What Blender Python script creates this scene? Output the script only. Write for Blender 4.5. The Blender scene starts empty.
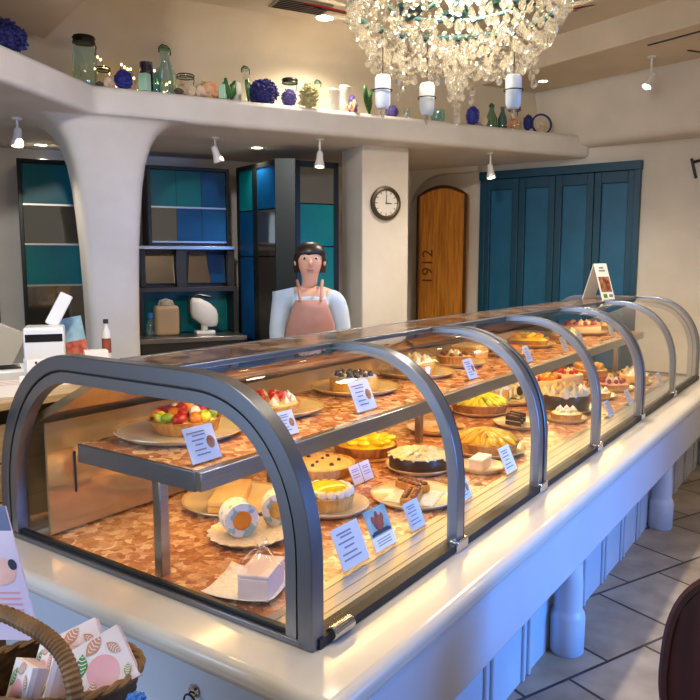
import bpy, bmesh, math, random
from mathutils import Vector, Matrix, Euler
R = math.radians
rnd = random.Random(7)
S = bpy.context.scene
COL = S.collection

# ------------------------------------------------------------------ camera
F = 724.0
CAM = (-1.239, -0.971, 1.55)
PITCH = math.atan(88 / F)
YAW = math.atan2(512, math.hypot(88, F))
cam_d = bpy.data.cameras.new('camera')
cam = bpy.data.objects.new('camera', cam_d)
COL.objects.link(cam)
cam.location = CAM
cam.rotation_euler = Euler((math.pi / 2 - PITCH, 0, YAW - math.pi / 2), 'XYZ')
cam_d.sensor_width = 36
cam_d.lens = 36 * F / 700
cam_d.clip_start = 0.02
S.camera = cam
cp, sp = math.cos(PITCH), math.sin(PITCH)
FWD = (math.cos(YAW) * cp, math.sin(YAW) * cp, -sp)
RGT = (math.sin(YAW), -math.cos(YAW), 0)
UPV = (math.cos(YAW) * sp, math.sin(YAW) * sp, cp)


def at(px, py, z=None, y=None, x=None):
    """surveyed point: where a sight line meets a plane of the room"""
    a = (px - 350) / F
    b = -(py - 350) / F
    r = [FWD[i] + a * RGT[i] + b * UPV[i] for i in range(3)]
    if z is not None:
        t = (z - CAM[2]) / r[2]
    elif y is not None:
        t = (y - CAM[1]) / r[1]
    else:
        t = (x - CAM[0]) / r[0]
    return Vector([CAM[i] + t * r[i] for i in range(3)])


# ------------------------------------------------------------------ materials
def srgb(c):
    return tuple((v / 255 / 12.92) if v / 255 <= 0.04045 else ((v / 255 + 0.055) / 1.055) ** 2.4 for v in c)


def nm(name):
    m = bpy.data.materials.new(name)
    m.use_nodes = True
    nt = m.node_tree
    nt.nodes.clear()
    out = nt.nodes.new('ShaderNodeOutputMaterial')
    return m, nt, out


def pm(name, rgb, rough=0.5, metal=0.0, noise=None, rgb2=None, bump=0.0, bscale=60, emit=0.0, emitc=None,
       coat=0.0, sss=0.0, spec=0.5, trans=0.0, aniso=None, ramp=None):
    m, nt, out = nm(name)
    b = nt.nodes.new('ShaderNodeBsdfPrincipled')
    nt.links.new(b.outputs[0], out.inputs[0])
    c = srgb(rgb)
    b.inputs['Base Color'].default_value = (*c, 1)
    b.inputs['Roughness'].default_value = rough
    b.inputs['Metallic'].default_value = metal
    b.inputs['Specular IOR Level'].default_value = spec
    b.inputs['Coat Weight'].default_value = coat
    b.inputs['Coat Roughness'].default_value = 0.08
    b.inputs['Transmission Weight'].default_value = trans
    if sss:
        b.inputs['Subsurface Weight'].default_value = sss
        b.inputs['Subsurface Radius'].default_value = (0.02, 0.012, 0.008)
        b.inputs['Subsurface Scale'].default_value = 0.5
    if emit:
        b.inputs['Emission Strength'].default_value = emit
        b.inputs['Emission Color'].default_value = (*srgb(emitc or rgb), 1)
    tc = nt.nodes.new('ShaderNodeTexCoord')
    vec = tc.outputs['Object']
    if aniso:
        mp = nt.nodes.new('ShaderNodeMapping')
        mp.inputs['Scale'].default_value = aniso
        nt.links.new(vec, mp.inputs[0])
        vec = mp.outputs[0]
    if noise and rgb2:
        n = nt.nodes.new('ShaderNodeTexNoise')
        n.inputs['Scale'].default_value = noise
        n.inputs['Detail'].default_value = 6
        nt.links.new(vec, n.inputs['Vector'])
        cr = nt.nodes.new('ShaderNodeValToRGB')
        lo, hi = ramp or (0.35, 0.65)
        cr.color_ramp.elements[0].position = lo
        cr.color_ramp.elements[1].position = hi
        cr.color_ramp.elements[0].color = (*c, 1)
        cr.color_ramp.elements[1].color = (*srgb(rgb2), 1)
        nt.links.new(n.outputs['Fac'], cr.inputs[0])
        nt.links.new(cr.outputs[0], b.inputs['Base Color'])
    if bump:
        n2 = nt.nodes.new('ShaderNodeTexNoise')
        n2.inputs['Scale'].default_value = bscale
        n2.inputs['Detail'].default_value = 4
        nt.links.new(vec, n2.inputs['Vector'])
        bp = nt.nodes.new('ShaderNodeBump')
        bp.inputs['Strength'].default_value = bump
        bp.inputs['Distance'].default_value = 0.01
        nt.links.new(n2.outputs['Fac'], bp.inputs['Height'])
        nt.links.new(bp.outputs[0], b.inputs['Normal'])
    return m


def clear_glass(name, tint=(1, 1, 1), ior=1.45, rough=0.0, boost=0.0):
    """thin pane: see-through, mirror-like at grazing angles"""
    m, nt, out = nm(name)
    tr = nt.nodes.new('ShaderNodeBsdfTransparent')
    tr.inputs[0].default_value = (*tint, 1)
    gl = nt.nodes.new('ShaderNodeBsdfGlossy')
    gl.inputs['Roughness'].default_value = rough
    gl.inputs['Color'].default_value = (1, 1, 1, 1)
    lw = nt.nodes.new('ShaderNodeLayerWeight')
    lw.inputs[0].default_value = 0.5
    pw = nt.nodes.new('ShaderNodeMath')
    pw.operation = 'POWER'
    pw.inputs[1].default_value = 5.0
    nt.links.new(lw.outputs['Facing'], pw.inputs[0])
    f0 = ((ior - 1) / (ior + 1)) ** 2
    fr = nt.nodes.new('ShaderNodeMath')
    fr.operation = 'MULTIPLY_ADD'
    fr.inputs[1].default_value = 0.9 * (1 - f0)
    fr.inputs[2].default_value = 1.6 * f0
    nt.links.new(pw.outputs[0], fr.inputs[0])
    mx = nt.nodes.new('ShaderNodeMixShader')
    src = fr.outputs[0]
    if boost:
        ad = nt.nodes.new('ShaderNodeMath')
        ad.operation = 'ADD'
        ad.use_clamp = True
        ad.inputs[1].default_value = boost
        nt.links.new(src, ad.inputs[0])
        src = ad.outputs[0]
    nt.links.new(src, mx.inputs[0])
    nt.links.new(tr.outputs[0], mx.inputs[1])
    nt.links.new(gl.outputs[0], mx.inputs[2])
    nt.links.new(mx.outputs[0], out.inputs[0])
    return m


def crystal_mat():
    m, nt, out = nm('cut_crystal')
    g = nt.nodes.new('ShaderNodeBsdfGlass')
    g.inputs['IOR'].default_value = 1.55
    g.inputs['Roughness'].default_value = 0.0
    tr = nt.nodes.new('ShaderNodeBsdfTransparent')
    mx = nt.nodes.new('ShaderNodeMixShader')
    mx.inputs[0].default_value = 0.55
    tl = nt.nodes.new('ShaderNodeBsdfTranslucent')
    tl.inputs[0].default_value = (1, .9, .66, 1)
    m2 = nt.nodes.new('ShaderNodeMixShader')
    m2.inputs[0].default_value = 0.28
    nt.links.new(tr.outputs[0], m2.inputs[1])
    nt.links.new(tl.outputs[0], m2.inputs[2])
    nt.links.new(m2.outputs[0], mx.inputs[1])
    nt.links.new(g.outputs[0], mx.inputs[2])
    nt.links.new(mx.outputs[0], out.inputs[0])
    return m


def marble_mat(name, cols, scale=9.0, rough=0.22, coat=0.0):
    m, nt, out = nm(name)
    b = nt.nodes.new('ShaderNodeBsdfPrincipled')
    nt.links.new(b.outputs[0], out.inputs[0])
    b.inputs['Roughness'].default_value = rough
    b.inputs['Coat Weight'].default_value = coat
    tc = nt.nodes.new('ShaderNodeTexCoord')
    n = nt.nodes.new('ShaderNodeTexNoise')
    n.inputs['Scale'].default_value = scale
    n.inputs['Detail'].default_value = 3
    nt.links.new(tc.outputs['Object'], n.inputs['Vector'])
    mixv = nt.nodes.new('ShaderNodeVectorMath')
    mixv.operation = 'MULTIPLY_ADD'
    nt.links.new(n.outputs['Color'], mixv.inputs[0])
    mixv.inputs[1].default_value = (0.07, 0.07, 0.07)
    nt.links.new(tc.outputs['Object'], mixv.inputs[2])
    v = nt.nodes.new('ShaderNodeTexVoronoi')
    v.inputs['Scale'].default_value = scale * 2.6
    nt.links.new(mixv.outputs[0], v.inputs['Vector'])
    sep = nt.nodes.new('ShaderNodeSeparateColor')
    nt.links.new(v.outputs['Color'], sep.inputs[0])
    n2 = nt.nodes.new('ShaderNodeTexNoise')
    n2.inputs['Scale'].default_value = scale * 6
    n2.inputs['Detail'].default_value = 5
    nt.links.new(tc.outputs['Object'], n2.inputs['Vector'])
    ad = nt.nodes.new('ShaderNodeMath')
    ad.operation = 'MULTIPLY_ADD'
    ad.inputs[1].default_value = 0.5
    nt.links.new(n2.outputs['Fac'], ad.inputs[0])
    sc = nt.nodes.new('ShaderNodeMath')
    sc.operation = 'MULTIPLY'
    sc.inputs[1].default_value = 0.55
    nt.links.new(sep.outputs[0], sc.inputs[0])
    nt.links.new(sc.outputs[0], ad.inputs[2])
    cr = nt.nodes.new('ShaderNodeValToRGB')
    els = cr.color_ramp.elements
    while len(els) < len(cols):
        els.new(0.5)
    for i, c in enumerate(cols):
        els[i].position = 0.15 + 0.65 * i / (len(cols) - 1)
        els[i].color = (*srgb(c), 1)
    nt.links.new(ad.outputs[0], cr.inputs[0])
    nt.links.new(cr.outputs[0], b.inputs['Base Color'])
    return m


def floor_mat():
    m, nt, out = nm('stone_floor_tiles')
    b = nt.nodes.new('ShaderNodeBsdfPrincipled')
    nt.links.new(b.outputs[0], out.inputs[0])
    tc = nt.nodes.new('ShaderNodeTexCoord')
    mp = nt.nodes.new('ShaderNodeMapping')
    mp.inputs['Rotation'].default_value = (0, 0, R(23))
    mp.inputs['Location'].default_value = (0.058, -0.349, 0)
    nt.links.new(tc.outputs['Object'], mp.inputs[0])
    br = nt.nodes.new('ShaderNodeTexBrick')
    br.offset = 0.5
    br.inputs['Scale'].default_value = 1.0
    br.inputs['Brick Width'].default_value = 0.446
    br.inputs['Row Height'].default_value = 0.41
    br.inputs['Mortar Size'].default_value = 0.007
    br.inputs['Mortar Smooth'].default_value = 0.1
    br.inputs['Color1'].default_value = (*srgb((178, 160, 136)), 1)
    br.inputs['Color2'].default_value = (*srgb((150, 132, 112)), 1)
    br.inputs['Mortar'].default_value = (*srgb((52, 44, 40)), 1)
    nt.links.new(mp.outputs[0], br.inputs['Vector'])
    n = nt.nodes.new('ShaderNodeTexNoise')
    n.inputs['Scale'].default_value = 7
    n.inputs['Detail'].default_value = 7
    nt.links.new(tc.outputs['Object'], n.inputs['Vector'])
    cr = nt.nodes.new('ShaderNodeValToRGB')
    cr.color_ramp.elements[0].position = 0.3
    cr.color_ramp.elements[0].color = (0.62, 0.6, 0.58, 1)
    cr.color_ramp.elements[1].position = 0.7
    cr.color_ramp.elements[1].color = (1, 1, 1, 1)
    nt.links.new(n.outputs['Fac'], cr.inputs[0])
    mx = nt.nodes.new('ShaderNodeMix')
    mx.data_type = 'RGBA'
    mx.blend_type = 'MULTIPLY'
    mx.inputs[0].default_value = 1
    nt.links.new(br.outputs['Color'], mx.inputs[6])
    nt.links.new(cr.outputs[0], mx.inputs[7])
    nt.links.new(mx.outputs[2], b.inputs['Base Color'])
    b.inputs['Roughness'].default_value = 0.42
    bp = nt.nodes.new('ShaderNodeBump')
    bp.inputs['Strength'].default_value = 0.5
    bp.inputs['Distance'].default_value = 0.004
    bp.invert = True
    nt.links.new(br.outputs['Fac'], bp.inputs['Height'])
    nt.links.new(bp.outputs[0], b.inputs['Normal'])
    return m


M = {}
M['plaster'] = pm('cream_plaster', (216, 208, 194), 0.85, noise=2.5, rgb2=(206, 197, 182), bump=0.25, bscale=9)
M['plaster_white'] = pm('white_plaster', (222, 218, 212), 0.8, noise=3, rgb2=(212, 207, 200), bump=0.25, bscale=7)
M['plaster_warm'] = pm('warm_plaster', (214, 200, 176), 0.85, noise=2.5, rgb2=(204, 189, 164), bump=0.2, bscale=8)
M['ceiling'] = pm('ceiling_paint', (212, 200, 180), 0.9, noise=2, rgb2=(205, 192, 172))
M['floor'] = floor_mat()
M['white_stone'] = pm('white_lacquer_stone', (212, 207, 198), 0.2, noise=3, rgb2=(204, 198, 188), coat=0.25)
M['white_paint'] = pm('white_gloss_paint', (200, 204, 214), 0.35, noise=2, rgb2=(193, 197, 208))
M['teal_paint'] = pm('teal_paint', (22, 88, 120), 0.42, noise=5, rgb2=(26, 96, 130))
M['teal_frame'] = pm('dark_teal_paint', (12, 64, 86), 0.4)
M['teal_glass'] = pm('teal_back_glass', (14, 128, 132), 0.2, noise=1.6, rgb2=(8, 98, 116), spec=.35)
M['blue_glass'] = pm('blue_back_glass', (14, 84, 140), 0.2, noise=1.5, rgb2=(8, 56, 104), spec=.35)
M['mirror'] = pm('mirror_glass', (140, 136, 128), 0.05, metal=0.9)
M['dark_metal'] = pm('dark_bronze_metal', (44, 50, 50), 0.32, metal=0.7)
M['dark_wood'] = pm('dark_stained_wood', (38, 34, 30), 0.45)
M['steel'] = pm('brushed_steel', (176, 174, 170), 0.28, metal=1.0, noise=40, rgb2=(164, 162, 158), aniso=(0.2, 12, 12))
M['steel_dark'] = pm('satin_dark_steel', (128, 131, 138), 0.34, metal=0.9)
M['steel_frame'] = pm('satin_aluminium', (142, 145, 152), 0.32, metal=0.9)
M['black'] = pm('black_rubber', (18, 18, 20), 0.5)
M['black_gloss'] = pm('black_plastic', (20, 20, 22), 0.25)
M['pane'] = clear_glass('case_glass', (0.985, 0.99, 0.985), 1.35)
M['clear'] = clear_glass('clear_glass', (0.96, 0.985, 0.98), 1.45, boost=0.02)
M['aqua_glass'] = clear_glass('aqua_glass', (0.72, 0.9, 0.9), 1.5, boost=0.06)
M['green_glass'] = clear_glass('green_glass', (0.35, 0.62, 0.5), 1.5, boost=0.08)
M['teal_bottle'] = clear_glass('teal_bottle_glass', (0.1, 0.42, 0.48), 1.5, boost=0.08)
M['cobalt_glass'] = clear_glass('cobalt_glass', (0.05, 0.08, 0.5), 1.5, boost=0.06)
M['acrylic'] = clear_glass('acrylic', (0.97, 0.98, 0.99), 1.4, boost=0.03)
M['wrap'] = clear_glass('clear_film', (0.97, 0.97, 0.95), 1.4, rough=0.05, boost=0.05)
M['crystal'] = crystal_mat()
M['marble'] = marble_mat('rosy_brown_marble', [(120, 66, 38), (166, 104, 66), (196, 140, 100), (228, 198, 160)], 14)
M['marble_top'] = marble_mat('dark_brown_marble', [(58, 40, 30), (96, 72, 54), (128, 98, 74), (168, 140, 112)], 6, 0.16)
M['back_mirror'] = pm('tan_mirror_doors', (204, 172, 126), 0.07, metal=0.6, noise=2, rgb2=(190, 158, 112))
M['led'] = pm('warm_light_strip', (255, 240, 205), 0.5, emit=23.0, emitc=(255, 214, 138))
M['lamp_glow'] = pm('lamp_glow', (255, 246, 226), 0.5, emit=14.0, emitc=(255, 232, 190))
M['bulb_glow'] = pm('bulb_glow', (255, 240, 205), 0.5, emit=16.0, emitc=(255, 222, 160))
M['fairy_glow'] = pm('fairy_light_glow', (255, 240, 200), 0.5, emit=7.0, emitc=(255, 214, 140))
M['lamp_white'] = pm('white_lamp_metal', (226, 224, 218), 0.35)
M['chrome'] = pm('chrome', (210, 210, 212), 0.12, metal=1.0)
M['wood_orange'] = pm('honey_oak', (212, 140, 54), 0.4, noise=5, rgb2=(172, 104, 34), aniso=(9, 9, 0.7), bump=0.1, bscale=20, coat=0.2)
M['wood_dark_edge'] = pm('dark_oak_edge', (84, 50, 18), 0.5, noise=6, rgb2=(60, 34, 12), aniso=(6, 6, 0.8))
M['wood_carve'] = pm('carved_groove_brown', (92, 50, 14), 0.6)
M['wood_counter'] = pm('limed_oak_planks', (198, 172, 132), 0.5, noise=6, rgb2=(170, 142, 104), aniso=(0.6, 8, 8))
M['wood_red'] = pm('wine_brown_wood', (58, 24, 18), 0.5, noise=5, rgb2=(40, 16, 12), aniso=(6, 6, 0.7), spec=.3)
M['paper'] = pm('white_paper', (238, 236, 232), 0.7)
M['paper_blue'] = pm('pale_blue_card', (206, 214, 232), 0.6)
M['ink'] = pm('grey_ink', (120, 124, 146), 0.7)
M['ink_dark'] = pm('dark_ink', (50, 46, 48), 0.7)
M['ink_navy'] = pm('navy_ink', (26, 34, 62), 0.6)
M['ink_red'] = pm('rust_ink', (168, 84, 62), 0.7, noise=30, rgb2=(120, 56, 44))
M['ink_pink'] = pm('pink_ink', (214, 150, 150), 0.7)
M['plate'] = pm('cream_porcelain', (236, 222, 186), 0.2, noise=3, rgb2=(230, 214, 172), coat=0.3)
M['plate_gold'] = pm('gold_rim_glaze', (206, 160, 84), 0.25, noise=22, rgb2=(236, 214, 160), coat=0.3)
M['plate_white'] = pm('white_porcelain', (240, 234, 218), 0.2, coat=0.3)
M['wood_plate'] = pm('pale_wood_board', (206, 156, 88), 0.5, noise=9, rgb2=(178, 124, 62), aniso=(1, 9, 9))
M['crust'] = pm('baked_crust', (208, 150, 74), 0.65, noise=18, rgb2=(164, 102, 40), bump=0.4, bscale=60)
M['crust_pale'] = pm('pale_crust', (226, 186, 116), 0.65, noise=18, rgb2=(196, 144, 76), bump=0.4, bscale=60)
M['sponge'] = pm('sponge_cake', (232, 188, 96), 0.8, noise=60, rgb2=(214, 162, 70), bump=0.5, bscale=160)
M['choc'] = pm('chocolate', (66, 38, 24), 0.35, noise=20, rgb2=(46, 26, 16), bump=0.2)
M['pecan'] = pm('caramel_nut', (142, 72, 32), 0.35, noise=40, rgb2=(92, 42, 18), coat=0.3)
M['cream'] = pm('whipped_cream', (246, 238, 218), 0.5, sss=0.15, bump=0.2, bscale=40)
M['custard'] = pm('custard_cream', (246, 224, 160), 0.4, sss=0.1, noise=10, rgb2=(238, 208, 132))
M['cheese'] = pm('baked_cheese_filling', (240, 212, 142), 0.5, noise=9, rgb2=(224, 184, 104), bump=0.2)
M['lemon'] = pm('lemon_curd', (250, 222, 30), 0.22, noise=8, rgb2=(246, 204, 14), coat=0.4)
M['mango'] = pm('mango_flesh', (250, 190, 16), 0.25, noise=12, rgb2=(240, 164, 6), coat=0.4)
M['pine'] = pm('yellow_green_fruit', (240, 226, 60), 0.3, noise=14, rgb2=(206, 206, 50), coat=0.3)
M['kiwi'] = pm('kiwi_green', (150, 178, 52), 0.3, noise=30, rgb2=(110, 142, 30), coat=0.3)
M['strawberry'] = pm('strawberry_red', (206, 40, 30), 0.28, noise=40, rgb2=(160, 18, 16), coat=0.4)
M['raspberry'] = pm('dark_berry_red', (150, 24, 34), 0.35, bump=0.5, bscale=120)
M['orange'] = pm('orange_segment', (246, 150, 30), 0.28, noise=20, rgb2=(232, 116, 14), coat=0.4)
M['pink_cream'] = pm('pink_cream', (238, 176, 168), 0.5, noise=12, rgb2=(226, 140, 132), sss=0.1)
M['pink_cake'] = pm('pale_pink_mousse', (236, 206, 194), 0.5, noise=8, rgb2=(228, 190, 178))
M['blueberry'] = pm('blueberry_blue', (52, 62, 100), 0.4, noise=30, rgb2=(30, 36, 64))
M['blue_icing'] = pm('blue_grey_icing', (150, 168, 196), 0.4, noise=20, rgb2=(206, 214, 226))
M['pistachio'] = pm('pistachio_cream', (214, 218, 158), 0.55, noise=14, rgb2=(232, 232, 190), bump=0.3)
M['leaf'] = pm('green_leaf', (56, 112, 48), 0.45, noise=12, rgb2=(34, 82, 30))
M['doily'] = pm('lace_paper', (244, 236, 222), 0.75, noise=60, rgb2=(226, 212, 190))
M['floral_paper'] = pm('floral_blue_paper', (238, 236, 226), 0.6, noise=26, rgb2=(148, 184, 186), ramp=(0.5, 0.56))
M['hydrangea'] = pm('blue_petals', (34, 42, 134), 0.7, noise=40, rgb2=(66, 72, 176))
M['hydrangea_dark'] = pm('navy_petals', (28, 30, 92), 0.7, noise=40, rgb2=(48, 52, 130))
M['purple'] = pm('violet_petals', (84, 68, 140), 0.7, noise=40, rgb2=(120, 106, 176))
M['shell'] = pm('sea_shell', (226, 208, 184), 0.4, noise=14, rgb2=(200, 164, 130))
M['shell_orange'] = pm('orange_shell', (220, 150, 104), 0.4, noise=14, rgb2=(238, 190, 150))
M['coral'] = pm('white_coral', (232, 226, 212), 0.7, bump=0.5, bscale=60)
M['stone'] = pm('dark_pebble', (58, 54, 48), 0.6, noise=10, rgb2=(86, 80, 70))
M['candle_green'] = pm('mint_wax', (170, 216, 190), 0.5, sss=0.2)
M['candle_white'] = pm('white_wax', (226, 232, 226), 0.5, sss=0.2)
M['candle_purple'] = pm('violet_wax', (62, 52, 120), 0.5)
M['dry_flower'] = pm('dried_yellow_flower', (206, 200, 150), 0.8, noise=30, rgb2=(150, 146, 96))
M['wire'] = pm('dark_wire', (48, 46, 44), 0.4, metal=0.8)
M['wicker'] = pm('brown_wicker', (134, 98, 56), 0.6, noise=20, rgb2=(92, 64, 34))
M['wicker_dark'] = pm('dark_wicker', (92, 66, 38), 0.6, noise=20, rgb2=(66, 46, 26))
M['box_white'] = pm('gift_box_white', (240, 226, 222), 0.55)
M['box_side'] = pm('gift_box_side', (214, 186, 180), 0.55)
M['peach'] = pm('peach_print', (234, 160, 166), 0.6, noise=9, rgb2=(244, 200, 196), ramp=(0.3, 0.75))
M['leaf_print'] = pm('green_leaf_print', (70, 146, 72), 0.6)
M['leaf_print2'] = pm('tan_leaf_print', (206, 146, 112), 0.6)
M['leaf_print3'] = pm('olive_leaf_print', (158, 160, 70), 0.6)
M['poster_mauve'] = pm('mauve_poster', (206, 190, 214), 0.5, noise=4, rgb2=(226, 208, 222))
M['poster_blue'] = pm('slate_poster_band', (96, 104, 140), 0.5, noise=6, rgb2=(130, 136, 170))
M['poster_peach'] = pm('peach_poster_fruit', (236, 190, 176), 0.5, noise=6, rgb2=(214, 150, 140))
M['blue_ribbon'] = pm('blue_ribbon', (30, 104, 190), 0.4)
M['plastic_white'] = pm('white_plastic', (226, 224, 220), 0.35)
M['plastic_grey'] = pm('warm_grey_plastic', (172, 164, 148), 0.45)
M['plastic_beige'] = pm('beige_plastic', (170, 142, 108), 0.4)
M['screen_dark'] = pm('dark_screen', (24, 28, 34), 0.12)
M['skin'] = pm('skin', (222, 176, 150), 0.5, sss=0.1, noise=6, rgb2=(214, 164, 138))
M['hair'] = pm('dark_brown_hair', (34, 26, 22), 0.4, noise=60, rgb2=(22, 16, 14), aniso=(6, 6, 0.6))
M['shirt'] = pm('pale_blue_cotton', (176, 194, 208), 0.8, noise=8, rgb2=(190, 204, 216))
M['apron'] = pm('dusty_pink_apron', (170, 124, 112), 0.8, noise=8, rgb2=(182, 138, 124))
M['trousers'] = pm('charcoal_cloth', (44, 46, 52), 0.8)
M['lips'] = pm('lips', (176, 92, 86), 0.5)
M['eye'] = pm('eye_dark', (26, 20, 18), 0.2)
M['eye_white'] = pm('eye_white', (236, 232, 226), 0.3)
M['clock_face'] = pm('clock_face', (222, 216, 202), 0.6)
M['clock_rim'] = pm('clock_bronze', (96, 84, 66), 0.35, metal=0.6, noise=12, rgb2=(70, 60, 46))
M['red_crystal'] = pm('dark_red_glass', (84, 16, 14), 0.08, coat=0.6)
M['teal_metal'] = pm('teal_patina_metal', (58, 96, 98), 0.35, metal=0.6)
M['candle_tube'] = pm('white_glass_tube', (226, 230, 230), 0.3, sss=0.1)
M['flyer_blue'] = pm('flyer_sky', (150, 186, 196), 0.6, noise=14, rgb2=(90, 130, 150))
M['flyer_red'] = pm('flyer_fruit', (206, 110, 72), 0.6, noise=34, rgb2=(146, 34, 30))
M['food_photo'] = pm('food_photo', (176, 130, 92), 0.5, noise=30, rgb2=(110, 40, 34))
M['vent'] = pm('vent_metal', (120, 112, 100), 0.5)


# ------------------------------------------------------------------ mesh builder
class MB:
    def __init__(self):
        self.bm = bmesh.new()
        self.mats = []

    def mi(self, m):
        if m not in self.mats:
            self.mats.append(m)
        return self.mats.index(m)

    def face(self, vs, k):
        try:
            f = self.bm.faces.new(vs)
            f.material_index = k
            return f
        except ValueError:
            return None

    def box(self, c, s, m, rot=None):
        k = self.mi(m)
        mt = Matrix.Translation(c) @ (rot.to_matrix().to_4x4() if rot else Matrix.Identity(4))
        v = []
        for x in (-.5, .5):
            for y in (-.5, .5):
                for z in (-.5, .5):
                    v.append(self.bm.verts.new(mt @ Vector((x * s[0], y * s[1], z * s[2]))))
        for q in ((0, 1, 3, 2), (4, 6, 7, 5), (0, 4, 5, 1), (2, 3, 7, 6), (0, 2, 6, 4), (1, 5, 7, 3)):
            self.face([v[i] for i in q], k)
        return self

    def prism(self, poly, z0, z1, m):
        """plan polygon (counter-clockwise) extruded in z"""
        k = self.mi(m)
        a = [self.bm.verts.new((p[0], p[1], z0)) for p in poly]
        b = [self.bm.verts.new((p[0], p[1], z1)) for p in poly]
        n = len(poly)
        self.face(a[::-1], k)
        self.face(b, k)
        for i in range(n):
            j = (i + 1) % n
            self.face([a[i], a[j], b[j], b[i]], k)
        return self

    def loft(self, rings, m, closed=True, cap=True):
        k = self.mi(m)
        vr = [[self.bm.verts.new(p) for p in r] for r in rings]
        n = len(rings[0])
        for a, b in zip(vr[:-1], vr[1:]):
            for i in range(n if closed else n - 1):
                j = (i + 1) % n
                self.face([a[i], a[j], b[j], b[i]], k)
        if cap and closed:
            self.face(vr[0][::-1], k)
            self.face(vr[-1], k)
        return self

    def lathe(self, prof, m, c=(0, 0, 0), seg=32, flute=None, mat4=None, ms=None):
        """prof: (r, z) pairs; r=0 ends become a pole; ms: material per band"""
        T = (mat4 or Matrix.Identity(4))
        rings = []
        for r, z in prof:
            if r < 1e-6:
                rings.append([self.bm.verts.new(T @ Vector((c[0], c[1], c[2] + z)))])
            else:
                row = []
                for i in range(seg):
                    a = 2 * math.pi * i / seg
                    rr = r
                    if flute and z >= flute[2] and z <= flute[3]:
                        rr = r * (1 + flute[1] * math.cos(flute[0] * a))
                    row.append(self.bm.verts.new(T @ Vector((c[0] + rr * math.cos(a), c[1] + rr * math.sin(a), c[2] + z))))
                rings.append(row)
        for q in range(len(rings) - 1):
            a, b = rings[q], rings[q + 1]
            k = self.mi(ms[q] if ms else m)
            if len(a) == 1 and len(b) == 1:
                continue
            for i in range(seg):
                j = (i + 1) % seg
                if len(a) == 1:
                    self.face([a[0], b[j], b[i]], k)
                elif len(b) == 1:
                    self.face([a[i], a[j], b[0]], k)
                else:
                    self.face([a[i], a[j], b[j], b[i]], k)
        return self

    def ell(self, c, r, m, seg=14, rings=8, rot=None):
        k = self.mi(m)
        mt = Matrix.Translation(c) @ (rot.to_matrix().to_4x4() if rot else Matrix.Identity(4)) @ Matrix.Diagonal((r[0], r[1], r[2], 1))
        rows = []
        for q in range(rings + 1):
            t = math.pi * q / rings
            if q in (0, rings):
                rows.append([self.bm.verts.new(mt @ Vector((0, 0, -math.cos(t))))])
            else:
                rows.append([self.bm.verts.new(mt @ Vector((math.sin(t) * math.cos(2 * math.pi * i / seg), math.sin(t) * math.sin(2 * math.pi * i / seg), -math.cos(t)))) for i in range(seg)])
        for a, b in zip(rows[:-1], rows[1:]):
            for i in range(seg):
                j = (i + 1) % seg
                if len(a) == 1:
                    self.face([a[0], b[j], b[i]], k)
                elif len(b) == 1:
                    self.face([a[i], a[j], b[0]], k)
                else:
                    self.face([a[i], a[j], b[j], b[i]], k)
        return self

    def tube(self, pts, r, m, seg=8, closed=False, rr=None):
        pts = [Vector(p) for p in pts]
        n = len(pts)
        rings = []
        prev = None
        for i, p in enumerate(pts):
            if closed:
                d = pts[(i + 1) % n] - pts[i - 1]
            else:
                d = pts[min(i + 1, n - 1)] - pts[max(i - 1, 0)]
            if d.length < 1e-9:
                d = Vector((0, 0, 1))
            d.normalize()
            if prev is None:
                ref = Vector((0, 0, 1)) if abs(d.z) < 0.9 else Vector((1, 0, 0))
                u = d.cross(ref).normalized()
            else:
                u = prev - d * prev.dot(d)
                u = u.normalized() if u.length > 1e-6 else d.orthogonal().normalized()
            prev = u
            w = d.cross(u)
            rad = rr[i] if rr else r
            rings.append([p + (u * math.cos(2 * math.pi * k / seg) + w * math.sin(2 * math.pi * k / seg)) * rad for k in range(seg)])
        if closed:
            rings.append(rings[0])
            self.loft(rings, m, cap=False)
        else:
            self.loft(rings, m)
        return self

    def cyl(self, p0, p1, r0, m, r1=None, seg=16):
        return self.tube([p0, p1], r0, m, seg, rr=[r0, r0 if r1 is None else r1])

    def poly(self, pts, m):
        k = self.mi(m)
        self.face([self.bm.verts.new(p) for p in pts], k)
        return self

    def xf(self, mat4):
        bmesh.ops.transform(self.bm, matrix=mat4, verts=self.bm.verts)
        return self

    def build(self, name, parent=None, bevel=0, smooth=40, loc=None, rotz=None, sub=0, bseg=2):
        bm = self.bm
        bmesh.ops.recalc_face_normals(bm, faces=bm.faces)
        me = bpy.data.meshes.new(name)
        bm.to_mesh(me)
        bm.free()
        for m in self.mats:
            me.materials.append(M[m])
        if smooth:
            for p in me.polygons:
                p.use_smooth = True
            me.set_sharp_from_angle(angle=R(smooth))
        o = bpy.data.objects.new(name, me)
        COL.objects.link(o)
        if parent:
            o.parent = parent
        if loc is not None:
            o.location = loc
        if rotz is not None:
            o.rotation_euler = (0, 0, rotz)
        if bevel:
            b = o.modifiers.new('bevel', 'BEVEL')
            b.width = bevel
            b.segments = bseg
            b.limit_method = 'ANGLE'
            b.angle_limit = R(35)
        if sub:
            s = o.modifiers.new('sub', 'SUBSURF')
            s.levels = sub
            s.render_levels = sub
        return o


def tag(o, label, cat=None, group=None, kind=None):
    if label:
        o['label'] = label
    if cat:
        o['category'] = cat
    if group:
        o['group'] = group
    if kind:
        o['kind'] = kind
    return o


def thing(name, label, cat, loc=(0, 0, 0), rotz=0, group=None, kind=None):
    o = bpy.data.objects.new(name, None)
    COL.objects.link(o)
    o.empty_display_size = 0.05
    o.location = loc
    o.rotation_euler = (0, 0, rotz)
    return tag(o, label, cat, group, kind)


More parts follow.
